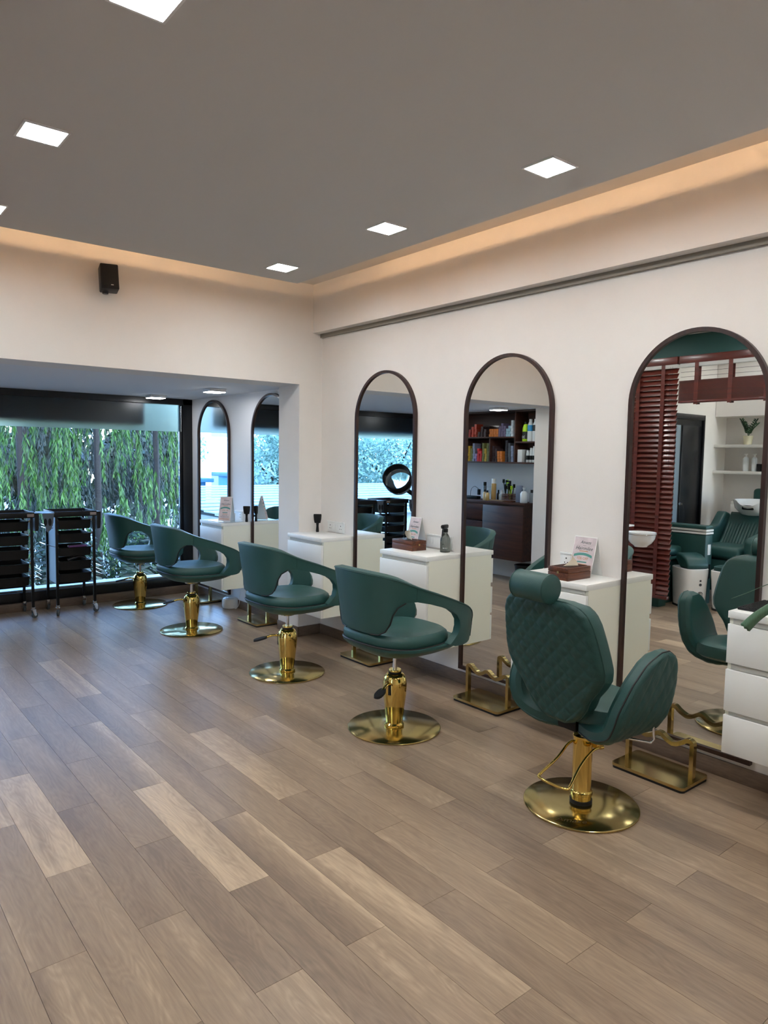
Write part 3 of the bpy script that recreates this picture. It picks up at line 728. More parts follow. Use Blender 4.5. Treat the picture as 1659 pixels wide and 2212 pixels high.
# black mat and plant at the right edge
bm_ = thing('black_mat', 'black textured rubber mat on the cabinet at the right edge', 'mat', (-.145, -3.745, .868))
MB().b2(-.125, .125, -.18, .18, 0, .012, .003).build('mat_base', RUBBER, bm_)
b = MB()
for i in range(16):
    for j in range(28): b.box((-.113+.226*i/15, -.168+.336*j/27, .0125), (.009, .008, .004))
tag(b.build('mat_ribs', RUBBER, bm_, smooth=0), kind='stuff')
LEAFG = mat('palm_leaf', '#4d6e55', rough=.4, var=.2, vscale=40, stretch=(1, 12, 1))
pl = thing('potted_palm', 'potted palm with broad cut leaves at the right edge of the cabinet', 'plant', (-.20, -4.0, .868))
MB().lathe([(0, 0), (.05, 0), (.065, .1), (.068, .11), (.06, .11), (.055, .1), (0, .095)], 24).build('pot', CERAM, pl)
def blade(pts, w0, w1, nm='leaf', upright=False):
    C = catmull(pts, 6); b = MB(); n = len(C); rows = []
    for i, p in enumerate(C):
        t = (C[min(n-1, i+1)]-C[max(0, i-1)]).normalized(); s_ = t.cross(Vector((0, 0, 1)))
        s_ = (s_ if s_.length > 1e-3 else Vector((1, 0, 0))).normalized(); nrm = s_.cross(t)
        if upright: s_, nrm = nrm, s_
        wd = w0+(w1-w0)*i/(n-1)
        row = []
        for k in range(7):
            q = k/6*2-1; zig = (.004 if k % 2 else 0) if i == n-1 else 0
            row.append(p+s_*q*wd+nrm*(abs(q)*wd*.35)+t*zig)
        rows.append(row)
    for i in range(n-1):
        for k in range(6): b.quad(rows[i][k], rows[i][k+1], rows[i+1][k+1], rows[i+1][k])
    o = b.build(nm, LEAFG, pl, weld=True); m = o.modifiers.new('thick', 'SOLIDIFY'); m.thickness = .001
blade([(0, 0, .10), (-.06, .06, .17), (-.13, .16, .13), (-.19, .28, .03), (-.215, .335, -.04)], .008, .022, upright=True)
blade([(0, 0, .10), (-.02, .10, .20), (-.06, .25, .16), (-.09, .40, .075), (-.10, .445, .05)], .012, .0015)
blade([(0, 0, .10), (.04, -.08, .25), (.0, -.20, .30), (-.04, -.3, .26)], .01, .02)
blade([(0, 0, .10), (-.08, -.02, .26), (-.2, -.05, .30), (-.28, -.08, .22)], .01, .02)

# floor humidifier and its cable
hu = thing('humidifier', 'small white rounded appliance on the bay floor', 'appliance', (-.165, 1.315, 0))
MB().lathe([(0, 0), (.062, 0), (.074, .008), (.079, .03), (.078, .075), (.070, .096), (.050, .104), (0, .104)], 40).build('housing', WHITEP, hu)
MB().lathe([(.045, .1045), (.052, .1045), (.052, .108), (.045, .108)], 32, cap0=False, cap1=False).build('vent_ring', LAM, hu)
MB().tube(catmull([(.0, -.07, .03), (.0, -.11, .01), (.02, -.14, .06), (.03, -.15, .20), (.035, -.14, .25)], 6), .0025, 6).build('power_cable', WHITEP, hu)

# wall speaker
sp_ = thing('wall_speaker', 'black loudspeaker mounted high on the header wall', 'speaker', (-1.745, 0, 2.63), 0)
q = Matrix.Rotation(math.radians(-8), 3, 'X') @ Matrix.Rotation(math.radians(-10), 3, 'Z')
o = MB().box((0, 0, 0), (.112, .10, .165), .008).build('speaker_cabinet', BLACKP, sp_); o.matrix_local = Matrix.Translation((0, -.085, 0)) @ q.to_4x4()
g = MB().box((0, -.0505, 0), (.098, .006, .150), .003).build('grille', mat('speaker_grille', '#050506', rough=.8, bump=.8, bscale=500), o)
MB().box((.012, -.0545, -.058), (.016, .002, .005), .0005).build('badge', mat('badge_silver', (.7, .68, .62), rough=.3), o)
MB().cyl((0, 0, -.01), (0, -.06, -.05), .014, 12).build('bracket_arm', BLACKP, sp_)
MB().lathe([(0, -.10), (.018, -.10), (.02, -.09), (.02, -.078), (0, -.078)], 20, (-.02, -.075, 0)).build('bracket_knob', BLACKP, sp_)

# ================================================================ TROLLEYS
def caster(t, x, y, ang, big=False):
    c = bpy.data.objects.new('caster', None); c.empty_display_size = .02; link(c, t); c.location = (x, y, 0); c.rotation_euler = (0, 0, ang)
    MB().lathe([(0, .078), (.014, .078), (.016, .085), (.016, .10), (0, .10)], 16).build('swivel', CHROME, c)
    b = MB()
    for s_ in (-1, 1): b.prism([(-.016, .082), (.016, .082), (.022, .03), (.012, .02), (-.004, .03)], XZ, s_*.0155-.0015, s_*.0155+.0015)
    b.b2(-.016, .016, -.016, .016, .076, .081); b.build('fork', CHROME, c)
    MB().lathe([(0, -.0115), (.022, -.0115), (.026, -.008), (.0265, 0), (.026, .008), (.022, .0115), (0, .0115)], 28, (.012, 0, .0265), ax='y').build('wheel', GREYR, c)
def trolley(label, loc, holders=True):
    t = thing('salon_trolley', label, 'trolley', loc, 0, 'black salon trolleys by the window')
    W2, D2 = .163, .165
    for x in (-W2, W2):
        for y in (-D2, D2):
            MB().b2(x-.011, x+.011, y-.011, y+.011, .098, .94, .002).build('post', BLACKM, t)
    k = 0
    for x in (-W2, W2):
        for y in (-D2, D2):
            caster(t, x, y, (1.45, 1.7, .3, 1.5)[k]); k += 1
    b = MB(); b.b2(-.18, .18, -.185, .185, .915, .922); b.b2(-.185, .185, -.19, -.182, .905, .955, .003); b.b2(-.185, .185, .182, .19, .905, .955, .003); b.b2(-.185, -.177, -.182, .182, .905, .955, .003); b.b2(.177, .185, -.182, .182, .905, .955, .003)
    b.build('top_tray', BLACKP, t)
    MB().b2(.125, .18, -.1925, -.190, .915, .94, .001).build('label_plate', mat('label_plate_grey', '#9a8d88', rough=.5), t)
    MB().b2(-.16, .16, -.15, .15, .285, .29).build('bottom_shelf', BLACKM, t)
    for i, z in enumerate((.79, .665, .54, .415, .30)):
        b = MB(); n = 16
        fr = [(-.14+.28*j/n, -.155-.022*math.sin(PI*j/n)) for j in range(n+1)]
        outer = fr+[(.14, .15), (-.14, .15)]; inner = [(x*.955, (y+.003)*.955) for x, y in outer]
        b.rings([[(x*.96, y*.96, z) for x, y in outer], [(x, y, z+.078) for x, y in outer], [(x*1.02, y*1.02-.002, z+.082) for x, y in outer], [(x, y, z+.082) for x, y in inner], [(x*.95, y*.95, z+.006) for x, y in inner]], True, True)
        d = b.build('drawer', BLACKP, t)
        for s_ in (-1, 1):
            MB().b2(s_*.150-.006, s_*.150+.006, -.15, .15, z+.070, z+.078, .001).build('runner', CHROME, t)
            MB().b2(s_*.149-.004, s_*.149+.004, -.155, -.135, z+.078, z+.092, .001).build('runner_stop', mat('cream_plastic', '#b5a98a', rough=.5), t)
    MB().b2(-.158, -.154, -.15, .15, .29, .90).build('side_panel', mat('frosted_side_sheet', '#7f8f97', rough=.35), t)
    # dryer holder on the left, bin on the right
    b = MB(); n = 10
    b.prism([(-.285, .945), (-.19, .945), (-.195, .86), (-.215, .80), (-.245, .775), (-.255, .79), (-.272, .87)], XZ, -.20, -.19); b.b2(-.285, -.185, -.20, .06, .938, .946, .002); b.build('dryer_holder', mat('grey_holder', '#5d6a78', rough=.35), t)
    for cx_ in (-.262, -.225): MB().prism([(cx_+.014*math.cos(a), .865+.034*math.sin(a)) for a in [2*PI*i/20 for i in range(20)]], XZ, -.2012, -.1995).build('holder_cutout', BLACKP, t)
    MB().prism([(.187, .945), (.222, .945), (.220, .84), (.215, .79), (.187, .785)], XZ, -.19, .10).build('side_bin', BLACKP, t)
    MB().tube([(-.175, -.16, .635), (-.24, -.10, .655), (-.24, .10, .655), (-.175, .16, .655)], .004, 6).build('towel_rail', CHROME, t)
    MB().tube([(.175, -.13, .42), (.25, -.13, .42), (.25, .13, .42), (.175, .13, .42)], .003, 6).build('wire_hook', CHROME, t)
    for zz in (.345, .38): MB().tube([(.175, -.13, zz), (.25, -.13, zz), (.25, .13, zz), (.175, .13, zz)], .002, 6).build('wire_hook', CHROME, t)
    for zz in (.80, .825): MB().tube([(-.175, -.1, zz), (-.225, -.1, zz), (-.225, .1, zz), (-.175, .1, zz)], .003, 6).build('wire_hook', CHROME, t)
    return t
tr = trolley('black five drawer salon trolley nearest the green chairs', (-1.43, 2.055, 0))
t2 = dup(tr, 'black salon trolley at the left edge of the photo', (-1.955, 2.09, 0))
t3 = dup(tr, 'black salon trolley third from the chairs, seen in the mirror beside the hood dryer', (-2.475, 2.09, 0))
tag(MB().box((0, 0, 0), (.16, .05, .02), .006).build('purple_comb_case', mat('purple_plastic', '#7b4a86', rough=.4), loc=(-1.40, 1.95, .625)), 'purple comb case lying in the third trolley drawer', 'case')
tag(MB().tube(catmull([(-.08, 0, 0), (-.03, -.01, .02), (.03, .01, .03), (.08, 0, .005)], 5), .014, 10).build('hair_clipper', mat('dark_clipper', '#20242a', rough=.3), loc=(-1.41, 1.93, .50)), 'dark hair clipper lying in the fourth trolley drawer', 'clipper')

# ================================================================ DARK SHELF, CABINET AND DRYER IN THE BAY
SX = -3.27                                        # front of the shelf unit (faces +X)
sh = thing('wall_shelf', 'dark wooden wall shelf full of colour boxes, seen in the mirror', 'shelf', (SX, 0, 0))
YR, YD, YM, YL = .37, .70, 1.10, 2.02              # right end, dividers, left end
def sp2(n, *a): return MB().b2(*a, .001).build(n, WALN, sh)
sp2('back_panel', -.235, -.225, YR, YL, 1.43, 2.06)
for y in (YR, YL-.018): sp2('side_panel', -.225, 0, y, y+.018, 1.43, 2.062)
sp2('divider', -.225, 0, YD-.009, YD+.009, 1.448, 2.044); sp2('divider', -.225, 0, YM-.009, YM+.009, 1.448, 1.735); sp2('divider', -.225, 0, 1.50, 1.518, 1.448, 1.735)
sp2('top_panel', -.225, 0, YR+.018, YL-.018, 2.044, 2.062); sp2('bottom_panel', -.225, 0, YR+.018, YL-.018, 1.43, 1.448)
sp2('shelf_board', -.225, 0, YD+.009, YL-.018, 1.735, 1.753); sp2('shelf_board', -.225, 0, YR+.018, YD-.009, 1.675, 1.693)
def colmat(h): return mat('box_'+h.strip('#'), h, rough=.5)
bxm = {}
def dye_box(x, y, z, col, label, group, s=(.12, .036, .032)):
    key = (col, s)
    if key not in bxm:
        b = MB(); b.b2(-s[0], 0, -s[1]/2+.0008, s[1]/2-.0008, 0, s[2]-.0006, .0012, 1); bxm[key] = b.mesh('colour_box', colmat(col))
    o = bpy.data.objects.new('colour_box', bxm[key]); link(o); o.location = (x, y, z); tag(o, label, 'box', group); return o
CN = {'#8c2f2a': 'red', '#b5452f': 'vermilion', '#3a2a2c': 'dark brown', '#c8742a': 'orange', '#6a5f78': 'mauve', '#8fb0bd': 'pale blue', '#c3cdd2': 'silver', '#b8982f': 'mustard', '#7f8aa5': 'grey blue', '#c4262c': 'bright red', '#8f78ad': 'violet', '#6f7340': 'olive', '#26222a': 'black', '#4a4f55': 'slate'}
ORD = ['bottom', 'second', 'third', 'fourth', 'fifth', 'sixth', 'seventh', 'eighth', 'ninth']
CNT = {}
def stack(y, z, n, col, where):
    CNT[where] = CNT.get(where, 0)+(1 if n else 0); nth = ('first', 'second', 'third', 'fourth', 'fifth', 'sixth', 'seventh', 'eighth', 'ninth', 'tenth', 'eleventh', 'twelfth', 'thirteenth', 'fourteenth', 'fifteenth', 'sixteenth', 'seventeenth')[CNT[where]-1]
    for i in range(n):
        dye_box(SX-.02-random.uniform(0, .012), y, z+i*.0325, col, '%s colour box, %s, %s column from left, %s' % (CN[col], 'bottom one' if i == 0 else ORD[i]+' up', nth, where), 'hair colour boxes on the dark shelf')
Z1, Z2 = 1.753, 1.448
up_s = 'upper shelf board'; lo_l = 'lower left compartment'; lo_m = 'lower middle compartment'
y = 1.47
for n, col in ((3, '#8c2f2a'), (4, '#b5452f'), (5, '#b5452f'), (2, '#3a2a2c'), (4, '#3a2a2c'), (3, '#3a2a2c')):
    stack(y, Z1, n, col, up_s); y -= .052
y = 1.118
for n, col in ((3, '#c8742a'),)*4: stack(y, Z1, n, col, up_s); y -= .0375
for n, col in ((4, '#6a5f78'), (5, '#6a5f78'), (4, '#6a5f78'), (3, '#8fb0bd'), (4, '#8fb0bd'), (6, '#c3cdd2')):
    stack(y-.003, Z1, n, col, up_s); y -= .0385
y = 1.475
for n, col in ((6, '#b8982f'), (5, '#6f7340'), (7, '#7f8aa5'), (3, '#8f78ad'), (5, '#c4262c'), (4, '#c4262c'), (7, '#6f7340'), (5, '#b8982f'), (7, '#6f7340')):
    stack(y, Z2, n, col, lo_l); y -= .0405
y = 1.065
for n, col in ((6, '#3a2a2c'), (5, '#3a2a2c'), (4, '#c8742a'), (4, '#c8742a'), (0, '#c8742a'), (8, '#26222a'), (7, '#4a4f55'), (6, '#7f8aa5')):
    stack(y, Z2, n, col, lo_m); y -= .0435
tag(MB().lathe([(.060, -.02), (.075, -.02), (.075, .02), (.060, .02), (.060, -.02)], 36, ax='x', cap0=False, cap1=False).build('black_hair_ring', BLACKP, loc=(-3.40, .97, 1.832)), 'black round hair diffuser behind the orange boxes', 'diffuser')
def bottle(name, label, loc, prof, m, capm=None, cap=None, group=None, n=24, lab=None):
    t = thing(name, label, 'bottle', loc, 0, group)
    MB().lathe([(0, 0)]+prof+[(0, prof[-1][1])], n).build('bottle_body', m, t)
    if cap: MB().lathe([(0, cap[0][1])]+cap+[(0, cap[-1][1])], n).build('cap', capm, t)
    if lab:
        r, z0, z1, lm = lab; MB().lathe([(r, z0), (r, z1)], n, cap0=False, cap1=False).build('label_band', lm, t)
    return t
LIME = mat('lime_plastic', '#a8d420', rough=.35); WHB = mat('white_bottle', '#dfe4e4', rough=.35); BLU = mat('blue_label', '#2f8fc4', rough=.5); BLK = mat('black_label', '#101614', rough=.5)
p = [(.036, 0), (.04, .006), (.04, .13), (.038, .16), (.026, .195), (.018, .205)]
gb = bottle('developer_bottle', 'lime green developer bottle with black label on the dark shelf', (SX-.06, .585, 1.693), p, LIME, BLACKP, [(.019, .205), (.019, .228), (.015, .232)], lab=(.0405, .03, .115, BLK))
text('lettering', '20', .045, WHITEP, gb, Matrix.Translation((.0412, 0, .05)) @ Matrix.Rotation(PI/2, 4, 'Z') @ Matrix.Rotation(PI/2, 4, 'X'))
for i, (yy, lm, s_) in enumerate(((.507, BLU, 'blue'), (.432, BLK, 'black'))):
    bottle('developer_bottle', 'tall white developer bottle with %s label on the dark shelf' % s_, (SX-.05, yy, 1.693), [(.032, 0), (.035, .006), (.035, .19), (.02, .225), (.017, .23)], WHB, WHB, [(.018, .23), (.018, .26)], lab=(.0355, .12, .19, lm))
tag(MB().box((0, 0, .075), (.12, .07, .15), .004).build('white_carton', WHB, loc=(SX-.08, .635, 1.448)), 'plain white carton on the lower right shelf compartment', 'carton')
for i, (yy, hh) in enumerate(((.545, .14), (.495, .17), (.45, .19), (.415, .15))):
    bottle('white_tube', 'white product bottle with black lettering, number %s from the carton' % ('one', 'two', 'three', 'four')[i], (SX-.06, yy, 1.448), [(.018, 0), (.02, .005), (.02, hh-.03), (.014, hh-.02)], WHB, WHB, [(.015, hh-.02), (.015, hh)], lab=(.0205, .03, .08, BLK))
# wooden cabinet below
wc = thing('wooden_cabinet', 'dark wooden floating cabinet below the shelf, seen in the mirror', 'cabinet', (-3.24, 0, 0))
MB().b2(-.32, .0, .50, 2.05, .935, .965, .002).build('worktop', WALN, wc); MB().b2(-.32, -.02, .515, 2.04, .265, .935).build('body', WALN, wc)
MB().b2(-.02, .0, .515, 1.16, .265, .915, .002).build('door', WALN, wc); MB().b2(-.02, .0, 1.165, 2.04, .72, .915, .002).build('drawer', WALN, wc); MB().b2(-.02, .0, 1.165, 2.04, .265, .70, .002).build('drawer', WALN, wc)
ct = .965
tn = mat('tan_tray', '#8c7a63', rough=.6)
bottle('hairspray_can', 'tall gold and white hairspray can on the wooden cabinet', (-3.40, 1.13, ct), [(.03, 0), (.032, .004), (.032, .20), (.028, .21)], mat('gold_can', '#b3925a', rough=.35), WHB, [(.027, .21), (.027, .27)])
bottle('hairspray_can', 'slim grey spray can with black cap on the wooden cabinet', (-3.34, 1.225, ct), [(.02, 0), (.022, .004), (.022, .17), (.018, .18)], mat('grey_can', '#4a5360', rough=.35), BLACKP, [(.02, .18), (.02, .225)])
bottle('white_bottle', 'white bottle behind the slim spray can', (-3.46, 1.19, ct), [(.02, 0), (.022, .004), (.022, .20)], WHB, WHB, [(.015, .20), (.015, .25)])
bottle('oil_bottle', 'small amber bottle at the front edge of the wooden cabinet', (-3.285, 1.13, ct), [(.024, 0), (.026, .004), (.026, .085), (.014, .10)], mat('amber', '#b59a63', rough=.25), BLACKP, [(.012, .10), (.012, .125)])
bottle('oil_bottle', 'small cream bottle with black cap beside the amber one', (-3.30, 1.19, ct), [(.02, 0), (.022, .004), (.022, .09), (.014, .105)], mat('cream_bottle', '#cbb692', rough=.35), BLACKP, [(.011, .105), (.011, .135)])
bottle('dropper_bottle', 'small dark dropper bottle on the tan tray', (-3.40, 1.05, ct+.012), [(.02, 0), (.022, .004), (.022, .07), (.012, .085)], BLACKP, BLACKP, [(.010, .085), (.010, .12)])
bottle('jar', 'clear glass jar with white content on the tan tray', (-3.39, .985, ct+.012), [(.035, 0), (.037, .004), (.037, .06), (.03, .08)], mat('glass_jar', '#a8b3b5', rough=.1), WHB, [(.02, .08), (.015, .12)])
tag(MB().b2(-.09, .09, -.12, .12, 0, .01, .003).build('tan_tray', tn, loc=(-3.37, 1.0, ct)), 'tan tray on the wooden cabinet', 'tray')
br = thing('brush_holder', 'wooden slatted holder full of black brushes on the cabinet', 'holder', (-3.36, .845, ct))
for k in range(5): MB().b2(-.045, .045, -.075, .075, .002+.02*k, .014+.02*k, .001).build('slat', BOXW, br)
for k in range(14):
    a = random.uniform(-.5, .5); c_ = random.uniform(-.4, .4); x0, y0 = random.uniform(-.03, .03), random.uniform(-.055, .055); h_ = random.uniform(.15, .23)
    o = MB(); o.tube([(x0, y0, .03), (x0+c_*h_*.3, y0+a*h_*.4, h_)], .006, 6); o.box((x0+c_*h_*.33, y0+a*h_*.45, h_+.02), (.018, .03, .045), .004); o.build('brush', BLACKP if k % 5 else LIME, br)
bottle('blue_can', 'blue grey product can beside the brush holder', (-3.38, .70, ct), [(.04, 0), (.042, .004), (.042, .19), (.038, .20)], mat('bluegrey_can', '#77839a', rough=.4))
bottle('pump_bottle', 'white pump bottle at the end of the wooden cabinet', (-3.33, .585, ct), [(.04, 0), (.044, .006), (.044, .11), (.03, .135), (.015, .14)], WHB, WHB, [(.008, .14), (.008, .17), (.02, .172), (.02, .18)])
bottle('grey_bottle', 'grey bottle with black cap at the pier end of the cabinet', (-3.43, .545, ct), [(.03, 0), (.032, .004), (.032, .12)], mat('grey_bottle', '#9aa0a3', rough=.4), BLACKP, [(.02, .12), (.02, .155)])
cl = thing('clipper_charger', 'black clippers and charger with a looped cable on the cabinet', 'charger', (-3.38, 1.45, ct))
MB().box((0, .02, .02), (.08, .22, .04), .012).build('clipper', BLACKP, cl); MB().box((-.03, -.06, .09), (.03, .035, .075), .005).build('charger', BLACKP, cl)
MB().tube(catmull([(0, .06, .04), (0, .05, .12), (-.01, .0, .16), (-.03, -.05, .13)], 6), .003, 6).build('cable', BLACKP, cl)
socket((-3.56, 1.36, 1.08), 'white socket plate on the wall above the wooden cabinet', .16, 'w').rotation_euler = (0, 0, PI)
wb = thing('waste_bin', 'black waste bin on the floor under the wooden cabinet', 'bin', (-3.36, .56, 0))
MB().lathe([(0, 0), (.10, 0), (.125, .20), (.13, .22), (.115, .22), (.11, .2), (.09, .01), (0, .01)], 32).build('bin_body', BLACKP, wb)
# hood dryer
hd = thing('hood_dryer', 'black hood hair dryer with smoky visor on a stand, seen in the mirror', 'dryer', (-2.62, 1.68, 0))
MB().lathe([(0, .03), (.02, .03), (.018, .95), (.0, .95)], 20).build('pole', BLACKP, hd)
for k in range(5):
    a = 2*PI*k/5; MB().tube([(0, 0, .09), (.19*math.cos(a), .19*math.sin(a), .06)], .016, 8).build('leg', BLACKP, hd); MB().lathe([(0, 0), (.022, 0), (.022, .05), (0, .05)], 14, (.195*math.cos(a), .195*math.sin(a), 0)).build('castor', GREYR, hd)
MB().tube([(0, 0, .93), (.03, -.0, .99), (.09, .01, 1.04), (.18, .02, 1.09)], .028, 12).build('arm', BLACKP, hd)
hood = MB(); hood.lathe([(.165, -.05), (.175, -.05), (.178, .05), (.170, .055), (.160, .05), (.157, -.05), (.165, -.05)], 48, cap0=False, cap1=False)
RH = Matrix.Translation((.315, .03, 1.225)) @ Matrix.Rotation(math.radians(-35), 4, 'Z') @ Matrix.Rotation(math.radians(62), 4, 'Y')
ho = hood.build('hood_rim', BLACKP, hd); ho.matrix_local = RH
ho2 = MB().lathe([(.170, -.05), (.170, -.09), (.155, -.14), (.10, -.17), (.05, -.185), (0, -.19)], 40, cap0=False).build('hood_visor', mat('smoky_visor', (.55, .62, .62), rough=.08, trans=.85), hd); ho2.matrix_local = RH

# ================================================================ WASH ROOM BEHIND THE BLINDS
def blind(y1, y0, zb, label, lowered=True):
    """wooden venetian blind on the partition plane, from y1 (far) to y0 (near)"""
    t = thing('venetian_blind', label, 'blind', (-3.27, 0, 0), 0, 'red wooden venetian blinds')
    MB().b2(-.03, .03, y0+.004, y1-.004, 2.42, 2.492, .004).build('valance', WALNR, t)
    MB().b2(-.028, .022, y0+.01, y1-.01, 2.385, 2.42, .002).build('head_rail', WHITEP, t)
    ym = (y0+y1)/2; L_ = (y1-y0)-.012
    if lowered:
        n = int((2.37-zb)/.0505); b = MB(); b.box((0, 0, 0), (.062, L_, .003), .001); me = b.mesh('slat', WALNR)
        for k in range(n):
            o = bpy.data.objects.new('slat', me); link(o, t); o.location = (-.003, ym, 2.36-.0505*k); o.rotation_euler = (0, math.radians(56), 0)
        MB().b2(-.022, .022, y0+.006, y1-.006, zb-.02, zb+.012, .004).build('bottom_rail', WALNR, t)
        zt = zb
    else:
        b = MB()
        for k in range(42): b.box((random.uniform(-.002, .002), ym, zb+.022+.0046*k), (.050, L_, .0026))
        tag(b.build('slat_stack', WALNR, t, smooth=0), kind='stuff')
        MB().b2(-.026, .026, y0+.006, y1-.006, zb, zb+.02, .004).build('bottom_rail', WALNR, t); zt = zb
        for k in range(3): MB().tube([(0, y0+.01, 2.25+.045*k), (0, y1-.01, 2.25+.045*k)], .0015, 5).build('ladder_cord', BLACKP, t)
    nt_ = 3
    for k in range(nt_):
        yy = y0+(y1-y0)*(.18+.32*k)
        MB().b2(.024, .0255, yy-.019, yy+.019, zt-.015, 2.42).build('ladder_tape', WALNR, t)
        MB().b2(-.0285, -.027, yy-.019, yy+.019, zt-.015, 2.42).build('ladder_tape', WALNR, t)
    for d in (0, .02): MB().tube([(.03, y0+.05+d, 2.40), (.03, y0+.05+d, 1.3)], .001, 4).build('lift_cord', BLACKP, t)
blind(-.50, -1.325, .14, 'lowered red wooden venetian blind on the partition')
blind(-1.335, -2.33, 2.045, 'raised red wooden venetian blind with its slats stacked high', False)
blind(-2.34, -3.33, 2.045, 'raised red wooden venetian blind at the far end of the partition', False)
# black door
d1 = struct('door_1', MB().b2(-4.98, -4.30, -.72, -.695, 0, 2.0), WFRAME, 'black panelled door in the wash room')
MB().b2(-4.985, -4.95, -.745, -.70, 0, 2.03, .003).build('door_frame', WFRAME, d1); MB().b2(-4.33, -4.295, -.745, -.70, 0, 2.03, .003).build('door_frame', WFRAME, d1); MB().b2(-4.985, -4.295, -.745, -.70, 1.97, 2.03, .003).build('door_frame', WFRAME, d1)
MB().b2(-4.93, -4.50, -.728, -.72, .1, 1.90, .004).build('door_panel', mat('door_panel_black', '#14161a', rough=.25), d1)
MB().b2(-4.46, -4.36, -.728, -.72, .1, 1.90, .004).build('door_panel', mat('door_glass_grey', '#7d8c96', rough=.2), d1)
MB().lathe([(0, 0), (.012, 0), (.02, .02), (.014, .04), (0, .042)], 16, (0, 0, 0), ax='y').build('door_handle', CHROME, d1, loc=(-4.48, -.77, 1.0))
# recessed shelves
ws = thing('recessed_shelf', 'white recessed wall shelves with bottles and a plant in the wash room', 'shelf', (-5.60, 0, 0))
SW = mat('shelf_white', (.74, .72, .66), rough=.6)
MB().b2(0, .30, -3.3, -.705, 2.03, H2-.01).build('niche_header', WALL, ws)
for z in (1.66, 1.345): MB().b2(0, .30, -3.3, -.705, z, z+.035, .002).build('shelf_board', SW, ws)
pt = thing('potted_plant', 'small green leafy plant in a cream pot on the white shelf', 'plant', (-5.40, -1.06, 1.695))
MB().lathe([(0, 0), (.042, 0), (.055, .10), (.058, .105), (.05, .105), (.045, .09), (0, .088)], 24).build('pot', mat('cream_pot', '#d5cdae', rough=.6), pt)
gl = mat('zz_leaf', '#1f4220', rough=.35, var=.25)
for k, (a, tl, hh) in enumerate(((.5, .10, .20), (2.2, .11, .17), (3.6, .10, .20), (5.0, .12, .15), (1.3, .06, .18))):
    pth = catmull([(0, 0, .09), (.3*tl*math.cos(a), .3*tl*math.sin(a), .09+hh*.5), (tl*math.cos(a), tl*math.sin(a), .09+hh)], 5)
    st = MB().tube(pth, .004, 6, r1=.002).build('stem', gl, pt)
    b = MB()
    for i in range(3, len(pth)):
        for s_ in (-1, 1):
            c0 = pth[i]; d = Vector((-math.sin(a)*s_, math.cos(a)*s_, .5)).normalized(); e = d.cross(Vector((math.cos(a), math.sin(a), 0))).normalized()
            P = [c0, c0+d*.02+e*.011, c0+d*.048, c0+d*.02-e*.011]; b.quad(*P)
    o = b.build('leaflets', gl, st); m = o.modifiers.new('thick', 'SOLIDIFY'); m.thickness = .0015
for i, (yy, m_, hh, r, cap, lab) in enumerate(((-1.05, WHB, .15, .033, WHITEP, 'white pump bottle nearest the corner on the lower white shelf'), (-1.15, WHB, .15, .03, WHITEP, 'white pump bottle second from the corner on the lower white shelf'), (-1.34, BLACKP, .16, .035, BLACKP, 'tall black pump bottle on the lower white shelf'), (-1.42, BLACKP, .15, .033, BLACKP, 'black bottle with gold lettering on the lower white shelf'))):
    bottle('pump_bottle', lab, (-5.40, yy, 1.38), [(r*.92, 0), (r, .005), (r, hh), (r*.5, hh+.02)], m_, cap, [(.008, hh+.02), (.008, hh+.045), (.018, hh+.047), (.018, hh+.055)])
for i, yy in enumerate((-1.215, -1.275)): bottle('product_jar', 'squat black jar %s the white bottles on the lower white shelf' % ('next to' if i == 0 else 'further from'), (-5.38, yy, 1.38), [(.028, 0), (.03, .004), (.03, .085), (.028, .09)], BLACKP)
dc = thing('drawer_unit', 'white drawer cabinet below the recessed shelves', 'cabinet', (-5.31, -1.8, 0))
MB().b2(-.285, .0, -.85, .86, 0, 1.02, .002).build('body', SW, dc)
for z0, z1 in ((.80, .985), (.59, .775), (.30, .57)):
    MB().b2(.0005, .018, -.845, .855, z0, z1, .002).build('drawer', LAM, dc)
# shampoo lounge -------------------------------------------------
sl_ = thing('shampoo_chair', 'green shampoo chair with ribbed back and white basin in the wash room', 'chair', (-4.60, -1.36, 0))
MB().b2(-.02, .44, -.24, .24, .12, .46, .02).build('seat_base', LEATHERQ, sl_)
MB().b2(-.02, .47, -.23, .23, .47, .60, .045, 3).build('seat_cushion', LEATHER, sl_)
def rib(u, v):
    y = -.235+.47*u; z = .56+.36*v; return (-.06-.28*v+.02*math.cos(PI*(u-.5))+.010*abs(math.sin(u*PI*14))*(1 if v < .68 else 0), y, z)
b = MB(); b.grid(140, 14, rib); o = b.build('backrest_ribs', LEATHER, sl_, recalc=True); m = o.modifiers.new('thick', 'SOLIDIFY'); m.thickness = .09; m.offset = -1
for s_ in (-1, 1):
    b = MB(); b.prism([(-.35, .90), (-.24, .93), (-.08, .78), (.10, .74), (.36, .70), (.40, .66), (.40, .14), (-.2, .14)], XZ, s_*.30-.055, s_*.30+.055); o = b.build('armrest', LEATHER, sl_)
    m = o.modifiers.new('bev', 'BEVEL'); m.width = .022; m.segments = 3
bs = MB(); N = 40
def bowl_ring(r, z, notch=0):
    out = []
    for i in range(N):
        a = 2*PI*i/N; d = math.cos(a); out.append((r*math.cos(a)*1.05, r*math.sin(a)*1.0, z-notch*max(0, d-.82)*5.0))
    return out
bs.rings([bowl_ring(.08, 0), bowl_ring(.16, .03), bowl_ring(.225, .10), bowl_ring(.245, .19, .07), bowl_ring(.235, .195, .07), bowl_ring(.21, .11), bowl_ring(.14, .05), bowl_ring(.05, .035)])
bs.build('basin', CERAM, sl_, loc=(-.44, 0, .87))
MB().box((-.215, 0, .985), (.03, .13, .05), .012).build('neck_rest', RUBBER, sl_)
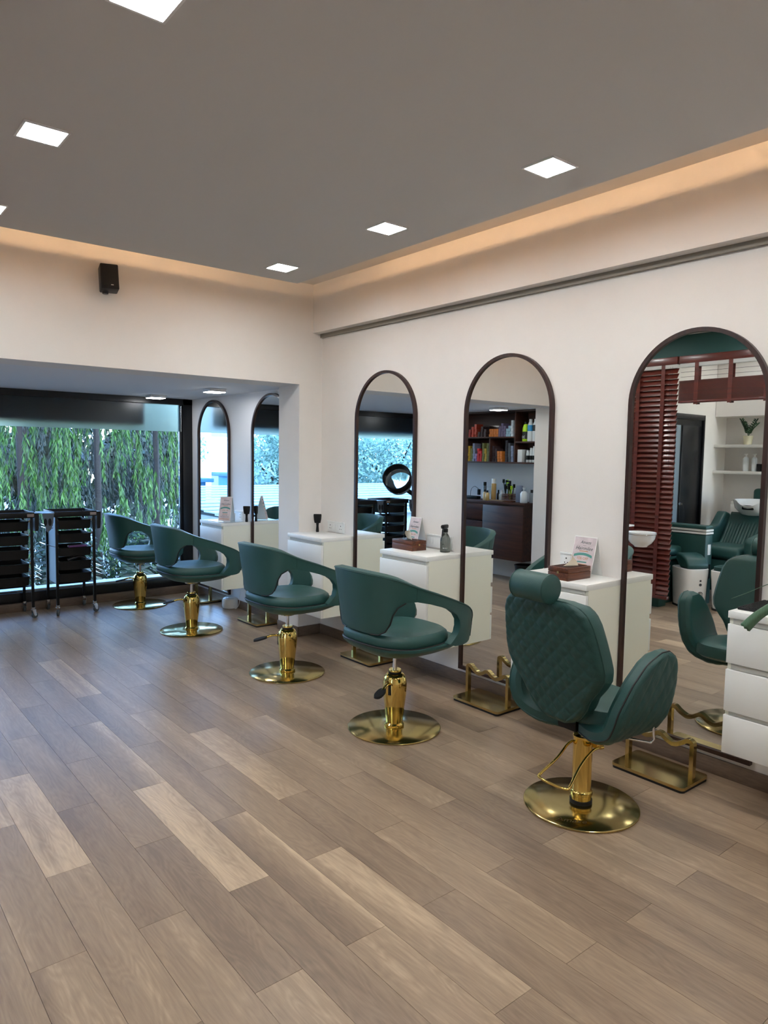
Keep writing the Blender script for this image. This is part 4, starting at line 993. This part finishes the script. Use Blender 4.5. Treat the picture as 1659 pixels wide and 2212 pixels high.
MB().b2(-.60, -.34, -.17, .17, 0, .88, .02).build('basin_column', WHITEP, sl_)
tag(MB().box((0, 0, 0), (.10, .50, .16), .04, seg=3).build('neck_cushion', LEATHER, loc=(-5.44, -1.40, 1.10)), 'long green cushion on the drawers behind the shampoo basin', 'cushion')
# pedicure throne -------------------------------------------------
pc = thing('pedicure_throne', 'green pedicure throne with white trimmed armrests beside the blinds', 'chair', (-3.72, -.98, 0), -PI/2)
WT = mat('white_trim', (.78, .77, .72), rough=.4)
for yy, x1 in ((.25, .17), (-.25, .38)):
    a = MB().b2(-.25, x1, yy-.075, yy+.075, 0, .73, .012).build('armrest', LEATHERQ, pc)
    MB().b2(-.25, x1+.004, yy-.079, yy+.079, .735, .755, .003).build('white_trim', WT, a); MB().b2(-.25, x1+.004, yy-.079, yy+.079, .765, .785, .003).build('white_trim', WT, a)
    MB().b2(-.25, x1, yy-.075, yy+.075, .787, .825, .016, 3).build('arm_pad', LEATHER, a)
    MB().b2(x1-.002, x1+.006, yy-.03, yy+.03, .52, .63, .003).build('control_panel', WHITEP, a)
    MB().b2(x1-.002, x1+.003, yy-.035, yy+.035, .27, .42, .008).build('cup_recess', BLACKP, a)
MB().b2(-.24, .10, -.17, .17, .0, .46, .01).build('seat_base', LEATHERQ, pc)
MB().b2(-.2, .14, -.165, .165, .50, .60, .035, 3).build('seat_cushion', LEATHER, pc); MB().b2(-.2, .14, -.16, .16, .46, .497, .015, 3).build('seat_cushion', LEATHER, pc)
MB().box((-.18, 0, .84), (.10, .32, .46), .04, Matrix.Rotation(math.radians(-8), 3, 'Y'), 3).build('backrest', LEATHER, pc)
def tub(label, loc, w_, l_):
    t = thing('foot_tub', label, 'foot tub', loc, 0, 'white pedicure foot tubs')
    b = MB(); b.rings([[(x, y, z) for x, y in superell(l_*s_, w_*s_, 3.5, 40)] for z, s_ in ((.015, .86), (.08, .90), (.30, .97), (.36, 1.0), (.40, 1.0), (.405, .95), (.40, .88), (.20, .80), (.19, .4))]); b.build('tub_shell', CERAM, t)
    MB().prism(superell(l_*.9, w_*.9, 3.5, 32), XY, 0, .02).build('tub_plinth', RUBBER, t)
    return t
tb = tub('white foot tub with chrome dial and green foot cushion', (-3.745, -1.285, 0), .145, .165)
tb.rotation_euler = (0, 0, -PI/3)
b = MB(); b.prism([(.0, .40), (.14, .40), (.15, .44), (.11, .50), (.02, .54), (-.08, .55), (-.09, .48)], XZ, -.115, .115); o = b.build('foot_cushion', LEATHER, tb); m = o.modifiers.new('bev', 'BEVEL'); m.width = .02; m.segments = 3
MB().lathe([(0, 0), (.030, 0), (.032, .012), (.02, .03), (0, .032)], 24, ax='x').build('dial', CHROME, tb, loc=(.152, -.02, .145))
MB().lathe([(0, 0), (.014, 0), (.014, .006), (0, .006)], 20, ax='x').build('button', GREYR, tb, loc=(.157, -.02, .245)); MB().box((.158, -.02, .285), (.004, .02, .02)).build('badge', GREYR, tb)
tb2 = tub('white foot tub with flat green cushion before the shampoo chair', (-3.895, -1.665, 0), .18, .21)
MB().prism(superell(.17, .17, 3, 32), XY, .40, .435).build('flat_cushion', LEATHER, tb2)
# bowl stand in front of the blinds
bst = thing('bowl_stand', 'white bowl on a thin trolley stand before the red blind', 'stand', (-2.92, -1.13, 0))
MB().cyl((0, .12, .04), (0, .12, .86), .011, 12).build('stand_pole', CHROME, bst)
MB().lathe([(0, .0), (.16, .0), (.16, .03), (0, .05)], 28, (0, .06, 0)).build('stand_base', WHITEP, bst)
MB().lathe([(0, .665), (.06, .665), (.065, .675), (.10, .70), (.128, .745), (.140, .80), (.142, .805), (.136, .805), (.12, .75), (.06, .70), (0, .695)], 40, (0, -.08, 0)).build('bowl', CERAM, bst)
MB().tube([(.1405*math.cos(a), -.08+.1405*math.sin(a), .79) for a in [2*PI*i/40 for i in range(40)]], .004, 6, closed=True).build('bowl_ring', CHROME, bst)
MB().b2(-.09, .09, .05, .25, .845, .862, .003).build('tray', WHITEP, bst)
tg = thing('hair_clips', 'chrome hair clips and clamps piled on the bowl stand tray', 'clips', (-2.92, -1.0, .862))
for k in range(7):
    a = random.uniform(0, PI); r = .03
    MB().box((random.uniform(-.03, .03), random.uniform(-.06, .06), .012+.014*k), (.07, .014, .012), .003, Matrix.Rotation(a, 3, 'Z') @ Matrix.Rotation(random.uniform(-.4, .4), 3, 'Y')).build('clip', CHROME, tg)

# ================================================================ OUTDOORS
struct('ground', MB().b2(-60, 60, 2.9, 70, -2.05, -2.0), mat('asphalt', '#868b90', rough=.9, var=.2, vscale=3), 'paved ground outside the window')
struct('ledge', MB().b2(-3.7, .4, 2.42, 2.85, -.05, .13), PALE, 'pale ledge outside the window')
# the dark awning box behind the frosted strip
aw = thing('awning_box', 'dark awning box outside the top of the window', 'awning', (0, 0, 0))
MB().b2(-3.7, -.56, YW+.14, YW+.42, 1.795, 2.40, .01).build('awning_body', mat('awning_grey', '#33383c', rough=.7, var=.15), aw)
MASTL = leaf_mat('mast_leaf', '#0f2c13', '#547d2e', .5)
MASTD = leaf_mat('dark_leaf', '#08160c', '#162f1b', .3)
BLUEL = leaf_mat('hazed_street_leaf', '#5f8a80', '#a5c6c0', .4)  # street haze and brightness are put into these pale bluish leaf colours
BARK = mat('bark', '#1a1613', rough=.9, var=.4, vscale=20, bump=.6, bscale=40)
def mast_tree(label, x, y, nstr, spread, lm, zt=3.2):
    t = thing('mast_tree', label, 'tree', (x, y, -2.0), 0, 'drooping mast trees outside the window')
    MB().tube([(0, 0, 0), (.03, .02, 2.5), (-.03, .03, 6.5)], .065, 10, r1=.04).build('trunk', BARK, t)
    b = MB(); bm = b.bm
    for s_ in range(nstr):
        a = random.uniform(0, 2*PI); rr = spread*random.uniform(.25, 1.0); z0 = random.uniform(1.4, zt+2.6)
        px, py, pz = rr*math.cos(a), rr*math.sin(a), z0
        ln = random.uniform(.5, 1.0); n = int(ln/.032)
        dx, dy = random.uniform(-.15, .15), random.uniform(-.15, .15)
        for i in range(n):
            t_ = i/n; c = Vector((px+dx*t_*t_, py+dy*t_*t_, pz-ln*t_))
            for sd in (-1, 1):
                th = random.uniform(0, 2*PI); out = Vector((math.cos(th), math.sin(th), 0))
                L_ = random.uniform(.11, .19)*(1-.35*t_); d = (out*.42+Vector((0, 0, -1))).normalized()
                e = d.cross(out.cross(Vector((0, 0, 1)))).normalized(); wv = out.cross(Vector((0, 0, 1)))*.013
                V = [bm.verts.new(p) for p in (c, c+d*L_*.4+wv+e*.004, c+d*L_, c+d*L_*.4-wv+e*.004)]
                bm.faces.new(V)
    tag(b.build('foliage', lm, t, smooth=0, recalc=False), kind='stuff')
    return t
mast_tree('drooping mast tree at the left of the window view', -.75, 7.2, 120, .85, MASTL)
mast_tree('drooping mast tree in the middle of the window view', .35, 7.0, 120, .85, MASTL)
mast_tree('drooping mast tree at the right of the window view', 1.45, 7.3, 100, .85, MASTL)
mast_tree('darker mast tree behind at the left', -.1, 9.8, 300, 1.2, MASTD)
mast_tree('darker mast tree behind at the right', 2.2, 10.2, 340, 1.3, MASTD)
def crown_tree(label, x, y, zc, R_, n, lm, zs=.8, group='leafy street trees', leaf=.2):
    t = thing('street_tree', label, 'tree', (x, y, -2.0), 0, group)
    MB().tube([(0, 0, 0), (.1, .05, zc*.5+1), (0, .1, zc+1.8)], .16, 10, r1=.07).build('trunk', BARK, t)
    for k in range(4):
        a = 2*PI*k/4+.4; MB().tube([(0, 0, zc+.6), (R_*.4*math.cos(a), R_*.4*math.sin(a), zc+1.6), (R_*.7*math.cos(a), R_*.7*math.sin(a), zc+2.2)], .05, 6, r1=.02).build('branch', BARK, t)
    b = MB(); bm = b.bm
    cl_ = [(Vector((random.gauss(0, .5), random.gauss(0, .5), random.gauss(0, .45*zs)))*R_*.75, R_*random.uniform(.25, .45)) for _ in range(14)]
    for i in range(n):
        c, r = random.choice(cl_); d = Vector((random.gauss(0, 1), random.gauss(0, 1), random.gauss(0, 1))).normalized()
        p = c+d*r*random.uniform(.75, 1)+Vector((0, 0, zc+2)); u = d.cross(Vector((random.gauss(0, 1), random.gauss(0, 1), random.gauss(0, 1)))).normalized(); v_ = u.cross((d+Vector((0, 0, random.uniform(-.8, .8)))).normalized())
        L_ = leaf*random.uniform(.6, 1.2)
        bm.faces.new([bm.verts.new(q) for q in (p-u*L_*.5, p+v_*L_*.25, p+u*L_*.5, p-v_*L_*.25)])
    tag(b.build('foliage', lm, t, smooth=0, recalc=False), kind='stuff')
    return t
crown_tree('dark bushy tree closing the view behind the mast trees', 1.0, 12.9, 1.1, 2.0, 6500, MASTD, leaf=.3)
crown_tree('dark bushy tree behind the mast trees at the far right', 9.0, 17.5, 1.2, 2.6, 5000, MASTD, leaf=.3)
crown_tree('dark bushy tree in the middle behind the mast trees', 4.4, 16.0, 1.2, 2.4, 6500, MASTD, leaf=.3)
crown_tree('leafy street tree with painted-in haze seen in the bay mirror by the pier', -9.3, 15.5, 1.6, 2.3, 16000, BLUEL, leaf=.16)
crown_tree('thin street tree seen in the bay mirror by the window', -5.6, 17.5, 1.2, 1.7, 1500, BLUEL, leaf=.15)
crown_tree('leafy street tree seen in the mirror behind the hood dryer', -14.6, 16.5, 1.8, 3.0, 16000, BLUEL, leaf=.17)
crown_tree('tall leafy street tree at the far left', -24.0, 24.0, 2.2, 3.4, 5000, BLUEL, leaf=.32)
# low hedge of shrubs under the mast trees
for k, (x, y) in enumerate(((-1.6, 6.2), (-.4, 6.0), (.8, 6.1), (2.0, 6.3))):
    t = thing('shrub', 'low dark shrub below the mast trees, %s from the left' % ('first', 'second', 'third', 'fourth')[k], 'shrub', (x, y, -2.0), 0, 'low shrubs below the mast trees')
    MB().tube([(0, 0, 0), (.02, 0, .8)], .04, 6).build('stem', BARK, t)
    b = MB()
    for i in range(2600):
        d = Vector((random.gauss(0, 1), random.gauss(0, 1), random.gauss(0, 1))).normalized()*random.uniform(.6, 1); p = Vector((d.x*.75, d.y*.5, 1.25+d.z*1.15)); u = d.cross(Vector((random.random(), random.random(), 1))).normalized(); v_ = u.cross(d)
        b.bm.faces.new([b.bm.verts.new(q) for q in (p-u*.07, p+v_*.025+d*.01, p+u*.07, p-v_*.025)])
    tag(b.build('foliage', MASTD, t, smooth=0, recalc=False), kind='stuff')
# pale building, sheds and roof terrace to the left
bd = thing('pale_building', 'bright white building across the street, seen in the bay mirror', 'building', (-11, 27, -2.0))
WB = mat('white_render', (.85, .86, .86), rough=.8)
MB().b2(-5.5, 6.0, 0, 6, 0, 9.5).build('wall', WB, bd)
for fx in (-4.2, -1.6, 1.0, 3.6):
    for fz in (1.2, 4.2, 7.0):
        wv = MB().b2(fx-.6, fx+.6, -.06, .02, fz, fz+1.5, .01).build('window', WHITEP, bd); MB().b2(fx-.5, fx+.5, -.075, -.065, fz+.1, fz+1.4).build('pane', mat('far_pane', '#6d8ea3', rough=.1), wv)
MB().b2(-5.8, 6.3, -.3, 6.3, 9.5, 9.9).build('roof', WB, bd)
bx_ = thing('blue_shed', 'blue painted shed in the street, seen in the mirrors', 'shed', (-12.0, 19.5, -2.0))
MB().b2(-2.2, 2.2, 0, 2, 0, 2.6, .02).build('wall', mat('blue_sheet', '#2f7fa8', rough=.6), bx_); MB().b2(-2.4, 2.4, -.3, 2.2, 2.6, 2.75, .02).build('roof', mat('blue_roof', '#2a5f86', rough=.6), bx_); MB().b2(-.5, .5, -.03, .0, 0, 2.0, .01).build('door', mat('shed_door', '#24506b', rough=.5), bx_)
b5 = thing('blue_shed', 'second blue shed with a dark front further along the street', 'shed', (-7.2, 20.5, -2.0))
MB().b2(-1.6, 1.6, 0, 2, 0, 2.4, .02).build('wall', mat('blue_sheet', '#2f7fa8'), b5); MB().b2(-1.8, 1.8, -.3, 2.2, 2.4, 2.55, .02).build('roof', mat('blue_roof', '#2a5f86'), b5)
rfm = mat('tin_roof', '#7b92a0', rough=.5, var=.08)
rf = thing('tin_roof', 'pale ribbed tin roof just outside the bay window', 'roof', (-7.2, 8.6, 0))
for k in range(12):
    MB().b2(-4.6, 4.6, -2.6+.45*k, -2.6+.45*k+.455, .35+.03*k, .376+.03*k, .004).build('roof_sheet', rfm, rf)
MB().b2(-4.5, 4.5, -2.5, 2.7, -2.0, .34).build('roof_base', mat('roof_side', '#8a979c', rough=.8), rf)
